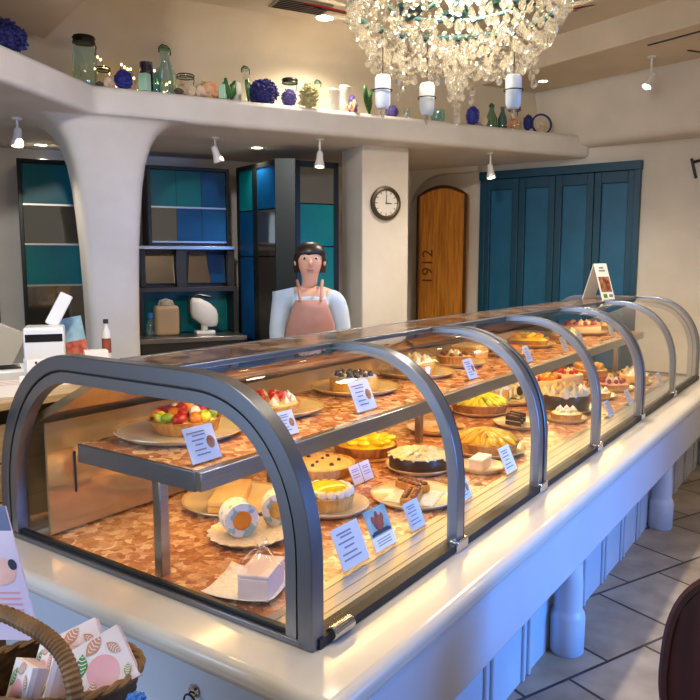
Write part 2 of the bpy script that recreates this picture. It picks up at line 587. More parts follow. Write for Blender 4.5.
def dup(root, loc, rotz=0, label=None, group=None, scale=None):
    r = root.copy()
    COL.objects.link(r)
    r.location = loc
    r.rotation_euler = (0, 0, rotz)
    if scale:
        r.scale = (scale,) * 3
    if label:
        r['label'] = label
    if group:
        r['group'] = group
    for ch in list(root.children):
        c = ch.copy()
        COL.objects.link(c)
        c.parent = r
        for g in list(ch.children):
            d = g.copy()
            COL.objects.link(d)
            d.parent = c
    return r


def struct(o, label, cat):
    return tag(o, label, cat, None, 'structure')

# ================================================================== SETTING
b = MB()
b.box((1.0, 1.0, -0.05), (9.6, 11.0, 0.1), 'floor')
struct(b.build('floor', smooth=0), 'beige stone tile floor with dark grout lines', 'floor')

U = Vector((0.882, -0.472, 0))      # along the ledge, to the right
NB = Vector((0.472, 0.882, 0))      # back from the ledge
KN = Vector((1.70, 3.06, 0))        # knee of the ledge
LEDGE_TOP = 2.66


def LP(s, d, z=LEDGE_TOP):
    p = KN + U * s + NB * d
    return Vector((p.x, p.y, z))


# ledge with the lower ceiling of the staff area behind it
W2 = KN + U * 4.19
LD = Vector((-0.913, -0.408, 0))
W0 = KN + LD * 3.0
b = MB()
poly = [(W0.x, W0.y), (KN.x, KN.y), (5.40, 1.08), (5.40, 6.4), (W0.x, 6.4)]
b.prism(poly, 2.47, LEDGE_TOP, 'plaster_white')
struct(b.build('trim_ledge', bevel=0.035, bseg=4), 'thick white plaster ledge running across the room above the columns', 'ledge')

# wall above the ledge, coved into the ceiling
b = MB()
base = [W0 + Vector((-.2, .5, 0)), KN + Vector((0.02, 0.52, 0)), Vector((5.44, 1.56, 0))]
rows = []
for (z, off) in ((2.655, 0), (2.95, 0), (3.08, .02), (3.18, -.04), (3.26, -.14), (3.31, -.30)):
    rows.append([(p.x + NB.x * off, p.y + NB.y * off, z) for p in base])
back = [(p.x + NB.x * .4, p.y + NB.y * .4, z) for (p, z) in [(q, 3.31) for q in base]]
b.loft(rows + [back] + [[(p[0], p[1], 2.655) for p in back]], 'plaster_warm', closed=False, cap=False)
struct(b.build('wall_upper', smooth=60), 'cream wall rising behind the bottles on the ledge', 'wall')

# ceilings
b = MB()
b.box((1.0, 0.8, 3.36), (9.6, 11.4, 0.1), 'ceiling')
struct(b.build('ceiling', smooth=0), 'high cream ceiling over the shop floor', 'ceiling')
b = MB()
b.prism([(4.98, 2.2), (4.53, 1.1), (4.13, 0.0), (2.4, -4.7), (5.9, -4.7), (5.9, 2.2)], 3.1, 3.32, 'plaster_warm')
struct(b.build('trim_beam', bevel=0.01), 'lowered tan ceiling band along the right wall', 'ceiling')
b = MB()
b.prism([(1.59, 3.40), (-1.0, 2.10), (-1.0, 0.9), (1.00, 1.65), (1.31, 2.53)], 2.95, 3.32, 'plaster_warm')
struct(b.build('trim_bulkhead', bevel=0.02), 'boxed ceiling bulkhead in the upper left corner', 'ceiling')

# walls
b = MB()
b.box((5.5, 1.0, 1.68), (0.2, 11.0, 3.36), 'plaster')
struct(b.build('wall_far', smooth=0), 'cream plaster wall behind the teal folding doors', 'wall')
b = MB()
# the upper right wall swells out over a soft step
rows = []
for (y, x) in ((1.62, 5.42), (1.2, 5.30), (0.6, 5.14), (0.15, 5.02), (-1.2, 4.75), (-4.4, 4.2)):
    rows.append([(5.45, y, 2.56), (x + .1, y, 2.56), (x + .03, y, 2.575), (x, y, 2.62), (x, y, 3.12), (5.45, y, 3.12)])
b.loft(rows, 'plaster')
struct(b.build('wall_right_upper', smooth=50), 'upper part of the right wall swelling out above a soft step', 'wall')

P0 = Vector((1.979, 4.45, 0))
UB = Vector((0.859, -0.512, 0))
NF = Vector((-0.512, -0.859, 0))       # toward the room


def BW(u, n, z=0):
    p = P0 + UB * u + NF * n
    return Vector((p.x, p.y, z))


b = MB()
b.prism([BW(-2.2, -.34)[:2], BW(4.2, -.34)[:2], BW(4.2, -.5)[:2], BW(-2.2, -.5)[:2]][::-1], 0, 2.55, 'plaster_white')
struct(b.build('wall_back', smooth=0), 'white back wall of the staff area behind the mirrored cabinets', 'wall')

# columns
b = MB()
cx = Vector((1.925, 3.275, 0))
rings = []
for z, w, e in ((0, .165, 0), (0.9, .163, 0), (1.15, .165, 0), (1.4, .172, .0), (1.65, .182, .0), (1.85, .196, .01), (2.05, .214, .02), (2.2, .238, .03), (2.32, .277, .05), (2.39, .318, .07), (2.435, .368, .09), (2.459, .42, .10), (2.471, .49, .12), (2.476, .55, .14)):
    ring = []
    for i in range(28):
        a = 2 * math.pi * (i + .5) / 28
        c, s_ = math.cos(a), math.sin(a)
        q = 2 / 6.0
        ex = abs(c) ** q * (1 if c > 0 else -1)
        ey = abs(s_) ** q * (1 if s_ > 0 else -1)
        p = cx + U * (ex * w) + NB * (ey * (.19 + e))
        ring.append((p.x, p.y, z))
    rings.append(ring)
b.loft(rings, 'plaster_white')
struct(b.build('trim_column', smooth=50), 'white plaster column flaring out under the knee of the ledge', 'column')
b = MB()
K2 = Vector((3.62, 2.32, 0))
q = [K2, K2 + UB * .42, K2 + UB * .42 - NF * .42, K2 - NF * .42]
b.prism([(p.x, p.y) for p in q], 0, 2.475, 'plaster')
struct(b.build('trim_column', bevel=0.012), 'square cream column carrying the round wall clock', 'column')

# arch-headed niche wall between the column and the doors
b = MB()
pts = [(2.98, 0), (2.98, 2.48), (2.12, 2.48), (2.12, 2.42)]
for i in range(9):
    a = math.pi / 2 * i / 8
    pts.append((2.50 + .36 * math.sin(a), 2.08 + .34 * math.cos(a)))
pts += [(2.90, 0)]
k = b.mi('plaster')
fa = [b.bm.verts.new((5.30, y, z)) for y, z in pts]
fb = [b.bm.verts.new((5.42, y, z)) for y, z in pts]
b.face(fa, k)
for i in range(len(pts)):
    j = (i + 1) % len(pts)
    b.face([fa[i], fa[j], fb[j], fb[i]], k)
struct(b.build('trim_niche', smooth=30), 'curved plaster edge of the shallow niche around the oak panel', 'wall')

# teal folding doors
D = thing('door_1', 'teal four-panel folding doors in the far wall', 'door', (5.39, 0, 0), kind='structure')
b = MB()
y0, y1, zt = 0.632, 2.108, 2.405
b.box((0, y0 + .02, zt / 2), (.07, .055, zt), 'teal_frame')
b.box((0, y1 - .02, zt / 2), (.07, .055, zt), 'teal_frame')
b.box((-.004, (y0 + y1) / 2, zt - .03), (.085, y1 - y0 + .03, .075), 'teal_frame')
b.build('door_frame', D, bevel=.004)
pw = (y1 - y0 - .07) / 4
for i in range(4):
    ya = y0 + .035 + pw * i
    c = ya + pw / 2
    b = MB()
    zz0, zz1 = 0.01, zt - .07
    sw = .062
    b.box((-.005, ya + sw / 2 + .002, (zz0 + zz1) / 2), (.05, sw, zz1 - zz0), 'teal_frame')
    b.box((-.005, ya + pw - sw / 2 - .002, (zz0 + zz1) / 2), (.05, sw, zz1 - zz0), 'teal_frame')
    b.box((-.005, c, zz1 - .05), (.05, pw - 2 * sw, .1), 'teal_frame')
    b.box((-.005, c, zz0 + .09), (.05, pw - 2 * sw, .18), 'teal_frame')
    b.box((.008, c, (zz0 + zz1) / 2), (.02, pw - 2 * sw, zz1 - zz0 - .02), 'teal_paint')
    b.build('panel', D, bevel=.005)

# teal edge of a door at the far left
b = MB()
p = at(3, 290, y=3.75)
b.box((p.x - .25, 3.75, 1.0), (.42, .05, 2.0), 'teal_frame')
b.box((p.x - .25, 3.72, 1.0), (.30, .03, 1.7), 'teal_paint')
struct(b.build('door_2', bevel=.004), 'dark teal door edge at the far left of the staff area', 'door')

# ================================================================== MIRRORED CABINETS
def pane_box(bm_, u0, u1, n, z0, z1, m, th=.012):
    c = BW((u0 + u1) / 2, n, (z0 + z1) / 2)
    bm_.box(c, (u1 - u0, th, z1 - z0), m, Euler((0, 0, math.atan2(UB.y, UB.x))))


def ubox(bm_, u0, u1, n0, n1, z0, z1, m):
    c = BW((u0 + u1) / 2, (n0 + n1) / 2, (z0 + z1) / 2)
    bm_.box(c, (u1 - u0, n1 - n0, z1 - z0), m, Euler((0, 0, math.atan2(UB.y, UB.x))))


def glass_cab(label, u0, u1, rows, ztop, zbot, group=None):
    t = thing('display_cabinet', label, 'cabinet', (0, 0, 0), group=group)
    b = MB()
    ubox(b, u0, u1, -.30, -.02, zbot, ztop, 'dark_wood')
    b.build('body', t)
    b = MB()
    fw = .03
    ubox(b, u0, u0 + fw, -.02, .012, zbot, ztop, 'dark_metal')
    ubox(b, u1 - fw, u1, -.02, .012, zbot, ztop, 'dark_metal')
    ubox(b, u0 + fw, u1 - fw, -.02, .012, ztop - fw, ztop, 'dark_metal')
    b.build('door_frame', t, bevel=.003)
    for (z0, z1, cols) in rows:
        n = len(cols)
        du = (u1 - u0 - 2 * fw) / n
        for i, c in enumerate(cols):
            b = MB()
            pane_box(b, u0 + fw + du * i + .002, u0 + fw + du * (i + 1) - .002, -.012, z0 + .006, z1 - .006, c)
            b.build('glass_panel', t)
        b = MB()
        ubox(b, u0 + fw, u1 - fw, -.02, .006, z0 - .007, z0 + .007, 'steel')
        b.build('shelf_edge', t)
    return t


glass_cab('tall cabinet with teal and mirrored panels behind the left column', 0.0, 0.80,
          [(2.0, 2.32, ['teal_glass']), (1.69, 2.0, ['mirror']), (1.365, 1.69, ['teal_glass']), (0.94, 1.365, ['mirror'])], 2.35, 0)
t = glass_cab('wide cabinet with teal and blue glass above the appliance shelf', 0.98, 1.68,
              [(2.01, 2.32, ['teal_glass', 'teal_glass', 'blue_glass']), (1.72, 2.01, ['mirror', 'blue_glass', 'blue_glass'])], 2.35, 1.69)
# lower counter front: mirrored hutch, niche, counter
t = thing('service_hutch', 'dark hutch with slanted mirrors and an open niche for appliances', 'cabinet')
b = MB()
ubox(b, 0.86, 1.70, -.10, .10, 1.655, 1.685, 'steel')
b.build('top_shelf', t, bevel=.003)
b = MB()
ubox(b, 0.90, 1.70, -.08, -.06, 1.34, 1.655, 'dark_wood')
ubox(b, 1.20, 1.28, -.06, .06, 1.34, 1.655, 'dark_wood')
ubox(b, 0.90, 0.94, -.06, .06, 1.34, 1.655, 'dark_wood')
ubox(b, 1.64, 1.70, -.06, .06, 1.34, 1.655, 'dark_wood')
b.build('hutch_body', t)
b = MB()
b.poly([BW(.945, .0, 1.37), BW(1.19, .0, 1.37), BW(1.19, -.05, 1.64), BW(.945, -.05, 1.64)], 'mirror')
b.build('tilted_mirror', t)
b = MB()
b.poly([BW(1.30, .0, 1.37), BW(1.50, .0, 1.37), BW(1.47, -.05, 1.64), BW(1.33, -.05, 1.64)], 'mirror')
b.poly([BW(1.505, .0, 1.37), BW(1.635, .0, 1.37), BW(1.635, -.05, 1.64), BW(1.475, -.05, 1.64)], 'blue_glass')
b.build('tilted_mirror', t)
b = MB()
ubox(b, 0.86, 1.70, -.10, .16, 1.30, 1.34, 'dark_wood')
b.build('niche_shelf', t, bevel=.003)
b = MB()
ubox(b, 0.86, 1.70, -.10, -.08, 0.94, 1.30, 'teal_glass')
ubox(b, 1.66, 1.70, -.08, .16, 0.94, 1.30, 'dark_wood')
ubox(b, 0.86, .90, -.08, .16, 0.94, 1.30, 'dark_wood')
b.build('niche_back', t)
b = MB()
ubox(b, 0.55, 1.70, .02, .42, 0.90, 0.94, 'steel')
b.build('worktop', t, bevel=.004)
b = MB()
ubox(b, 0.56, 1.69, .02, .40, 0.0, 0.90, 'dark_wood')
b.build('base_cabinet', t)

# angled corner cabinet
t = thing('corner_cabinet', 'dark angled cabinet with teal glass sides reaching forward beside the clock column', 'cabinet')
A0, A1, D0, D1 = Vector((3.402, 3.47, 0)), Vector((3.216, 2.881, 0)), Vector((3.307, 2.751, 0)), Vector((3.644, 2.576, 0))
b = MB()
inn = [A0 + UB * .03, A1 + UB * .03, D0 - NF * .05 + UB * .02, D1 - NF * .03, D1 - NF * .7, ]
b.prism([(p.x, p.y) for p in inn], 0, 2.34, 'dark_wood')
b.build('body', t)


def wallseg(bm_, p, q, f0, f1, z0, z1, m, th=.02, off=0.0):
    d = (q - p)
    L = d.length
    d.normalize()
    nrm = Vector((d.y, -d.x, 0))
    c = p + d * (L * (f0 + f1) / 2) + nrm * off
    bm_.box((c.x, c.y, (z0 + z1) / 2), (L * (f1 - f0), th, z1 - z0), m, Euler((0, 0, math.atan2(d.y, d.x))))


b = MB()
wallseg(b, A0, A1, 0, .08, .9, 2.35, 'dark_metal')
wallseg(b, A0, A1, .44, .56, .9, 2.35, 'dark_metal')
wallseg(b, A0, A1, 0, 1, 2.31, 2.35, 'dark_metal')
b.build('side_frame', t)
b = MB()
wallseg(b, A1, D0, 0, 1, 0, 2.36, 'dark_metal', .03)
b.build('corner_post', t)
for i, (f0, f1, z0, z1, c) in enumerate(((.08, .44, 1.98, 2.31, 'teal_glass'), (.56, 1, 1.98, 2.31, 'blue_glass'), (.08, .44, 1.60, 1.97, 'blue_glass'), (.56, 1, 1.60, 1.97, 'mirror'), (.08, .44, .9, 1.59, 'blue_glass'), (.56, 1, .9, 1.59, 'dark_wood'))):
    b = MB()
    wallseg(b, A0, A1, f0, f1, z0, z1, c, .014)
    b.build('glass_panel', t)
b = MB()
wallseg(b, D0, D1, 0, .1, .9, 2.35, 'dark_metal')
wallseg(b, D0, D1, .88, 1, .9, 2.35, 'dark_metal')
wallseg(b, D0, D1, 0, 1, 2.30, 2.35, 'dark_metal')
b.build('front_frame', t)
for (z0, z1, c) in ((2.02, 2.30, 'mirror'), (1.68, 2.01, 'teal_glass'), (1.3, 1.67, 'teal_glass'), (.9, 1.29, 'dark_wood')):
    b = MB()
    wallseg(b, D0, D1, .1, .88, z0, z1, c, .014)
    b.build('glass_panel', t)

# appliances in the niche
p = BW(1.08, .16, .9406)
t = thing('water_canister', 'beige plastic canister with a cap standing in the niche', 'canister', p, math.atan2(UB.y, UB.x))
b = MB()
b.box((0, 0, .125), (.20, .14, .25), 'plastic_beige')
b.build('body', t, bevel=.03, bseg=4)
b = MB()
b.cyl((0, 0, .25), (0, 0, .29), .05, 'plastic_grey')
b.build('cap', t, bevel=.004)
b = MB()
b.tube([(-.06, 0, .245), (-.05, 0, .285), (.0, 0, .30), (.05, 0, .285), (.06, 0, .245)], .008, 'plastic_grey')
b.build('handle', t)
p = BW(1.40, .16, .9406)
t = thing('countertop_mixer', 'white rounded kitchen machine tilted on its stand in the niche', 'mixer', p, math.atan2(UB.y, UB.x))
b = MB()
b.box((0, 0, .015), (.16, .12, .03), 'plastic_white')
b.cyl((0, 0, .03), (0, .0, .12), .03, 'plastic_white')
b.build('stand', t, bevel=.006)
b = MB()
rings = []
for (x, w, h) in ((-.15, .05, .05), (-.13, .085, .085), (-.04, .105, .11), (.05, .10, .105), (.12, .075, .075), (.14, .04, .04)):
    rings.append([(x * .8, w * math.copysign(abs(math.cos(a)) ** .6, math.cos(a)) * .75, .18 + h * math.copysign(abs(math.sin(a)) ** .6, math.sin(a)) - x * .35) for a in [2 * math.pi * k / 20 for k in range(20)]])
b.loft(rings, 'plastic_white')
b.build('housing', t, smooth=60)
b = MB()
b.tube([(-.14, -.02, .18), (-.13, .0, .30), (-.04, .01, .33), (.06, .01, .31)], .014, 'black_gloss')
b.build('handle', t)
p = BW(.93, .30, .9406)
t = thing('spray_bottle', 'small blue capped bottle at the left end of the back worktop', 'bottle', p)
b = MB()
b.lathe([(0, 0), (.035, 0), (.035, .11), (.016, .14), (.016, .16), (0, .16)], 'aqua_glass', seg=16)
b.build('bottle_body', t)
b = MB()
b.lathe([(0, .16), (.02, .16), (.02, .20), (0, .20)], 'blue_ribbon', seg=14)
b.build('cap', t)

# ================================================================== OAK PANEL
t = thing('oak_panel', 'tall honey oak panel with arched top and carved year standing in the niche', 'panel', (5.24, 2.455, 0))
b = MB()
pts = [(-.26, 0), (.26, 0), (.26, 2.20)]
for i in range(11):
    f = i / 10
    pts.append((.26 - .52 * f, 2.20 + .075 * math.sin(math.pi * f)))
k = b.mi('wood_orange')
fa = [b.bm.verts.new((-.035, -y, z)) for y, z in pts]
fb = [b.bm.verts.new((.035, -y, z)) for y, z in pts]
b.face(fa, k)
b.face(fb[::-1], k)
for i in range(len(pts)):
    j = (i + 1) % len(pts)
    b.face([fa[i], fa[j], fb[j], fb[i]], k)
b.build('board', t, bevel=.008)
b = MB()
rim = [(-.034, .262, 0), (-.034, .262, 2.2)] + [(-.034, .262 - .524 * i / 10, 2.205 + .078 * math.sin(math.pi * i / 10)) for i in range(1, 10)] + [(-.034, -.262, 2.2), (-.034, -.262, 0)]
b.tube(rim, .016, 'wood_dark_edge', 6)
b.build('rim_moulding', t)
cu = bpy.data.curves.new('year', 'FONT')
cu.body = '1912'
cu.size = 0.17
cu.extrude = 0.001
cu.align_x = 'CENTER'
cu.space_character = 1.05
to = bpy.data.objects.new('year', cu)
COL.objects.link(to)
dg = bpy.context.evaluated_depsgraph_get()
dg.update()
me = bpy.data.meshes.new_from_object(to.evaluated_get(dg))
bpy.data.objects.remove(to)
me.materials.clear()
me.materials.append(M['wood_carve'])
o = bpy.data.objects.new('carved_year', me)
COL.objects.link(o)
o.parent = t
# reads upwards along the left edge of the board
o.matrix_local = Matrix(((0, 0, -1, -.0365), (0, 1, 0, 0), (1, 0, 0, 0), (0, 0, 0, 1)))
ev = Matrix.Identity(4)
ux, uy, uz = Vector((0, 0, 1)), Vector((0, 1, 0)), Vector((-1, 0, 0))
o.matrix_local = Matrix(((ux.x, uy.x, uz.x, -.0365), (ux.y, uy.y, uz.y, .09), (ux.z, uy.z, uz.z, 1.50), (0, 0, 0, 1)))

# ================================================================== CLOCK
pc = K2 + UB * .20 + NF * .004
t = thing('wall_clock', 'round bronze rimmed wall clock reading three on the cream column', 'clock', (pc.x, pc.y, 2.02))
Tm = Matrix(((UB.x, 0, NF.x, 0), (UB.y, 0, NF.y, 0), (0, 1, 0, 0), (0, 0, 0, 1)))   # local x right, y up, z out
b = MB()
b.lathe([(0, 0), (.132, 0), (.136, .012), (.130, .028), (.112, .034), (.102, .028), (.100, .018)], 'clock_rim', seg=40)
b.xf(Tm)
b.build('rim', t, smooth=30)
b = MB()
b.lathe([(0, .016), (.103, .016), (.103, .019), (0, .019)], 'clock_face', seg=40)
for i in range(12):
    a = i * math.pi / 6
    r0 = .088
    b.box((r0 * math.sin(a), r0 * math.cos(a), .0195), (.006, .016 if i % 3 else .024, .002), 'ink_dark', Euler((0, 0, -a)))
b.xf(Tm)
b.build('dial', t)
for nm_, a, L, w in (('hour_hand', R(91), .052, .008), ('minute_hand', R(2), .076, .006)):
    b = MB()
    b.box((math.sin(a) * L / 2.4, math.cos(a) * L / 2.4, .023), (w, L, .002), 'ink_dark', Euler((0, 0, -a)))
    b.cyl((0, 0, .0205), (0, 0, .0245), .006, 'ink_dark', seg=10)
    b.xf(Tm)
    b.build(nm_, t)

# ================================================================== LAMPS
def spot(loc, aim, label, group, drop=.10):
    t = thing('spotlight', label, 'spotlight', loc, group=group)
    b = MB()
    b.cyl((0, 0, -.014), (0, 0, 0.0), .032, 'lamp_white')
    b.build('ceiling_mount', t, bevel=.003)
    b = MB()
    b.cyl((0, 0, -drop), (0, 0, -.012), .008, 'lamp_white', seg=10)
    b.build('stem', t)
    d = Vector(aim).normalized()
    q = d.to_track_quat('Z', 'Y').to_matrix().to_4x4()
    m4 = Matrix.Translation((0, 0, -drop)) @ q
    b = MB()
    b.lathe([(0, -.035), (.020, -.035), (.024, -.02), (.026, .02), (.040, .075), (.040, .082), (.034, .082), (.022, .03), (0, .03)], 'lamp_white', seg=20, mat4=m4)
    h = b.build('lamp_head', t, smooth=40)
    b = MB()
    b.lathe([(0, .064), (.030, .064), (.030, .068), (0, .070)], 'lamp_glow', seg=18, mat4=m4)
    b.build('lens', h)
    return t


spot((1.458, 3.539, 2.47), (-.15, -.1, -1), 'white spotlight under the ledge left of the flaring column', 'spotlights under the ledge')
spot((2.71, 3.027, 2.47), (.35, -.1, -1), 'white double spotlight under the ledge above the appliance shelf', 'spotlights under the ledge')
spot((3.21, 2.43, 2.47), (-.2, -.1, -1), 'white spotlight under the ledge in front of the corner cabinet', 'spotlights under the ledge', .13)
spot((4.62, 1.68, 2.47), (-.15, -.2, -1), 'white spotlight under the ledge at the top corner of the teal doors', 'spotlights under the ledge', .13)
spot((4.755, 0.44, 3.10), (-.5, .3, -1), 'white spotlight on the lowered ceiling near the right wall', 'spotlights on the lowered ceiling', .16)


def downlight(loc, label, r=.055):
    t = thing('downlight', label, 'downlight', loc)
    b = MB()
    b.lathe([(r * .8, -.002), (r, -.006), (r * 1.15, -.004), (r * 1.15, 0), (r * .8, 0)], 'lamp_white', seg=24)
    b.build('trim_ring', t)
    b = MB()
    b.lathe([(0, -.003), (r * .82, -.003), (r * .82, -.001), (0, -.001)], 'lamp_glow', seg=24)
    b.build('lens', t)


downlight((3.161, 2.34, 3.31), 'recessed downlight in the high ceiling left of the chandelier', .075)
downlight((2.163, 4.40, 2.47), 'recessed downlight above the left teal cabinet')
downlight((3.25, 3.10, 2.47), 'recessed downlight beside the corner cabinet')
p = at(543, 81, z=3.1)
downlight((p.x, p.y, 3.10), 'recessed downlight in the lowered ceiling right of the chandelier', .045)

t = thing('ceiling_vent', 'slatted metal air vent in the high ceiling', 'vent', (2.86, 2.32, 3.31), R(-28))
b = MB()
b.box((0, 0, -.006), (.40, .22, .012), 'vent')
b.build('vent_frame', t, bevel=.003)
for i in range(6):
    b = MB()
    b.box((0, -.08 + .032 * i, -.014), (.36, .012, .006), 'black', Euler((R(25), 0, 0)))
    b.build('slat', t)
for (p, q, lab) in (((648, 45), (700, 31), 'thin dark slot vent in the lowered ceiling by the spotlight'), ((688, 50), (702, 52), 'short dark slot vent in the lowered ceiling at the right edge')):
    b = MB()
    a, c = at(*p, z=3.1), at(*q, z=3.1)
    d = (c - a)
    b.box((0, 0, -.003), (d.length, .018, .006), 'ink_dark')
    tag(b.build('ceiling_slot', loc=((a.x + c.x) / 2, (a.y + c.y) / 2, 3.1), rotz=math.atan2(d.y, d.x)), lab, 'vent')

# coat hook bracket on the right wall
p = at(694, 166, x=5.40)
t = thing('wall_bracket', 'black iron bracket on the right wall', 'bracket', (5.40, p.y, p.z))
b = MB()
b.box((-.008, 0, -.02), (.016, .022, .17), 'black', Euler((R(-14), 0, 0)))
b.build('back_plate', t, bevel=.004)
b = MB()
b.tube([(-.012, .0, .03), (-.03, -.08, .045), (-.10, -.26, .05), (-.22, -.42, .05)], .012, 'black')
b.build('arm', t)

# ================================================================== WHITE PLINTH
PL = thing('counter_plinth', 'long white plinth with rounded stone lip carrying the glass pastry case', 'counter')
b = MB()
k = b.mi('white_stone')
ov = [(-.15, -.168), (4.95, -.168), (4.95, 1.40), (-.15, 1.40)]
iv = [(.030, .046), (4.77, .046), (4.77, 1.24), (.030, 1.24)]
V4 = [[b.bm.verts.new((p[0], p[1], z)) for p in q] for q in (ov, iv) for z in (.60, .66)]
for i in range(4):
    j = (i + 1) % 4
    b.face([V4[0][i], V4[0][j], V4[1][j], V4[1][i]], k)
    b.face([V4[2][j], V4[2][i], V4[3][i], V4[3][j]], k)
    b.face([V4[1][i], V4[1][j], V4[3][j], V4[3][i]], k)
    b.face([V4[0][j], V4[0][i], V4[2][i], V4[2][j]], k)
b.build('stone_lip', PL, bevel=.024, bseg=5)
b = MB()
b.box((2.41, .62, .485), (4.98, 1.54, .23), 'white_paint')
b.build('apron', PL, bevel=.006)
b = MB()
b.box((2.42, .64, .19), (4.86, 1.36, .38), 'white_paint')
b.build('kick_board', PL)
for cxm in (-.02, 1.51, 3.17, 4.78):
    b = MB()
    rings = []
    for z, rx, ry in ((0, .062, .062), (.006, .067, .067), (.150, .068, .068), (.168, .064, .064), (.176, .058, .058), (.188, .056, .056), (.27, .056, .056), (.31, .058, .054), (.345, .064, .050), (.372, .078, .046)):
        rings.append([(cxm + rx * math.cos(q), -.105 + ry * math.sin(q), z) for q in [2 * math.pi * k / 28 for k in range(28)]])
    b.loft(rings, 'white_paint')
    b.build('foot_column', PL, smooth=50)
n = 0
for i in range(14):
    x = .22 + .335 * i
    if min(abs(x - c) for c in (-.02, 1.51, 3.17, 4.78)) < .14:
        continue
    for dx in (-.028, .028):
        b = MB()
        b.box((x + dx, -.046, .18), (.018, .014, .356), 'white_paint')
        b.build('batten', PL, bevel=.005)
b = MB()
b.lathe([(0, 0), (.016, 0), (.018, .006), (.012, .012), (0, .013)], 'chrome', seg=16, mat4=Matrix.Translation((-.079, .314, .492)) @ Matrix.Rotation(-math.pi / 2, 4, 'Y'))
b.build('lock_plate', PL)
t = thing('key_ring', 'black key ring hanging from the small lock on the plinth end', 'key ring', (-.094, .314, .480))
b = MB()
b.tube([(-.004, .021 * math.cos(a), -.012 + .021 * math.sin(a)) for a in [2 * math.pi * k / 20 for k in range(20)]], .0028, 'black_gloss', 6, closed=True)
b.build('ring', t)
b = MB()
b.box((-.004, .006, -.045), (.004, .009, .045), 'chrome')
b.cyl((-.009, .006, -.026), (.001, .006, -.026), .011, 'chrome', seg=12)
b.build('key', t)

# ================================================================== DISPLAY CASE
CASE = thing('pastry_display_case', 'long curved glass pastry display case on the white plinth', 'display case')
ZS = .6612


def prof_front(n=18):
    pts = [(0.0, ZS), (0.0, .85)]
    for i in range(1, n + 1):
        a = math.pi / 2 * i / n
        pts.append((.38 - .38 * math.cos(a) ** (2 / 2.2), .85 + .427 * math.sin(a) ** (2 / 2.2)))
    return pts


PF = prof_front() + [(.47, 1.277)]
PFULL = prof_front() + [(.65, 1.277), (.90, 1.277)]
for i in range(1, 15):
    a = math.pi / 2 * i / 14
    PFULL.append((.90 + .385 * math.sin(a), .80 + .477 * math.cos(a)))
PFULL.append((1.285, ZS))


def offset(path, d):
    """shift a (y, z) path to its inner side"""
    out = []
    n = len(path)
    for i in range(n):
        p0, p1 = path[max(i - 1, 0)], path[min(i + 1, n - 1)]
        dy, dz = p1[0] - p0[0], p1[1] - p0[1]
        L = math.hypot(dy, dz)
        out.append((path[i][0] + dz / L * d, path[i][1] - dy / L * d))
    return out


def band(bm_, path, d0, d1, x0, x1, m):
    a, c = offset(path, d0), offset(path, d1)
    rings = [[(x0, p[0], p[1]), (x1, p[0], p[1]), (x1, q[0], q[1]), (x0, q[0], q[1])] for p, q in zip(a, c)]
    bm_.loft(rings, m)


RIBX = [0.0, .74, 1.45, 2.20, 3.03, 3.90, 4.80]
for nm_, x, s in (('end_frame', 0.0, 1), ('end_frame', 4.80, -1)):
    b = MB()
    band(b, PFULL, -.004, .040, x - .012 * s, x + .034 * s, 'steel_dark')
    f = b.build(nm_, CASE, bevel=.003, smooth=30)
    b = MB()
    band(b, PFULL, .0405, .046, x - .002 * s, x + .026 * s, 'black')
    band(b, PFULL, .0462, .078, x - .008 * s, x + .028 * s, 'steel_frame')
    b.build('frame_inlay', f, smooth=30)
    b = MB()
    b.box((x + .005 * s, .64, ZS + .008), (.034, 1.24, .016), 'steel_dark')
    b.box((x + .008 * s, .64, ZS + .022), (.016, 1.22, .012), 'black')
    b.build('bottom_rail', f, bevel=.002)
    # end pane
    b = MB()
    inner = offset(PFULL, .07)
    pts = [(p[0], max(p[1], ZS + .02)) for p in inner]
    k = b.mi('pane')
    b.face([b.bm.verts.new((x + .010 * s, y, z)) for y, z in pts], k)
    b.build('end_pane', CASE, smooth=0)

for i, x in enumerate(RIBX[1:-1]):
    b = MB()
    if i in (1, 3):
        band(b, PF, -.006, .030, x - .050, x - .006, 'steel_frame')
        band(b, PF, -.004, .022, x - .006, x + .004, 'black')
        band(b, PF, -.010, .030, x + .004, x + .034, 'steel_dark')
    else:
        band(b, PF, -.008, .028, x - .034, x + .012, 'steel_frame')
        band(b, PF, -.005, .024, x + .012, x + .024, 'black')
    f = b.build('rib', CASE, bevel=.0025, smooth=30)
    b = MB()
    b.box((x - .01, -.004, ZS + .018), (.075, .03, .036), 'chrome')
    b.build('rib_foot', f, bevel=.004)
for i in range(6):
    xa, xb = RIBX[i], RIBX[i + 1]
    b = MB()
    path = offset(PF, .006)
    path = [(p[0], max(p[1], ZS + .03)) for p in path]
    b.loft([[(xa + .02, p[0], p[1]), (xb - .02, p[0], p[1])] for p in path], 'pane', closed=False, cap=False)
    b.build('curved_pane', CASE, smooth=60)
b = MB()
b.box((2.40, .015, ZS + .012), (4.78, .05, .024), 'black')
b.build('bottom_track', CASE)
b = MB()
b.cyl((.05, -.012, ZS + .022), (.13, -.012, ZS + .022), .017, 'chrome')
b.build('hinge_roller', CASE, bevel=.003)

# inside: well, deck, steel strip
b = MB()
b.box((2.40, .62, .64), (4.72, 1.10, .04), 'marble')
b.box((2.40, .64, .66), (4.72, .92, .0101), 'marble')
b.build('marble_deck', CASE)
b = MB()
b.box((2.40, .115, .667), (4.72, .13, .012), 'steel')
for k_ in range(3):
    b.box((2.40, .072 + .04 * k_, .6732), (4.72, .003, .0012), 'steel_dark')
b.build('steel_strip', CASE)
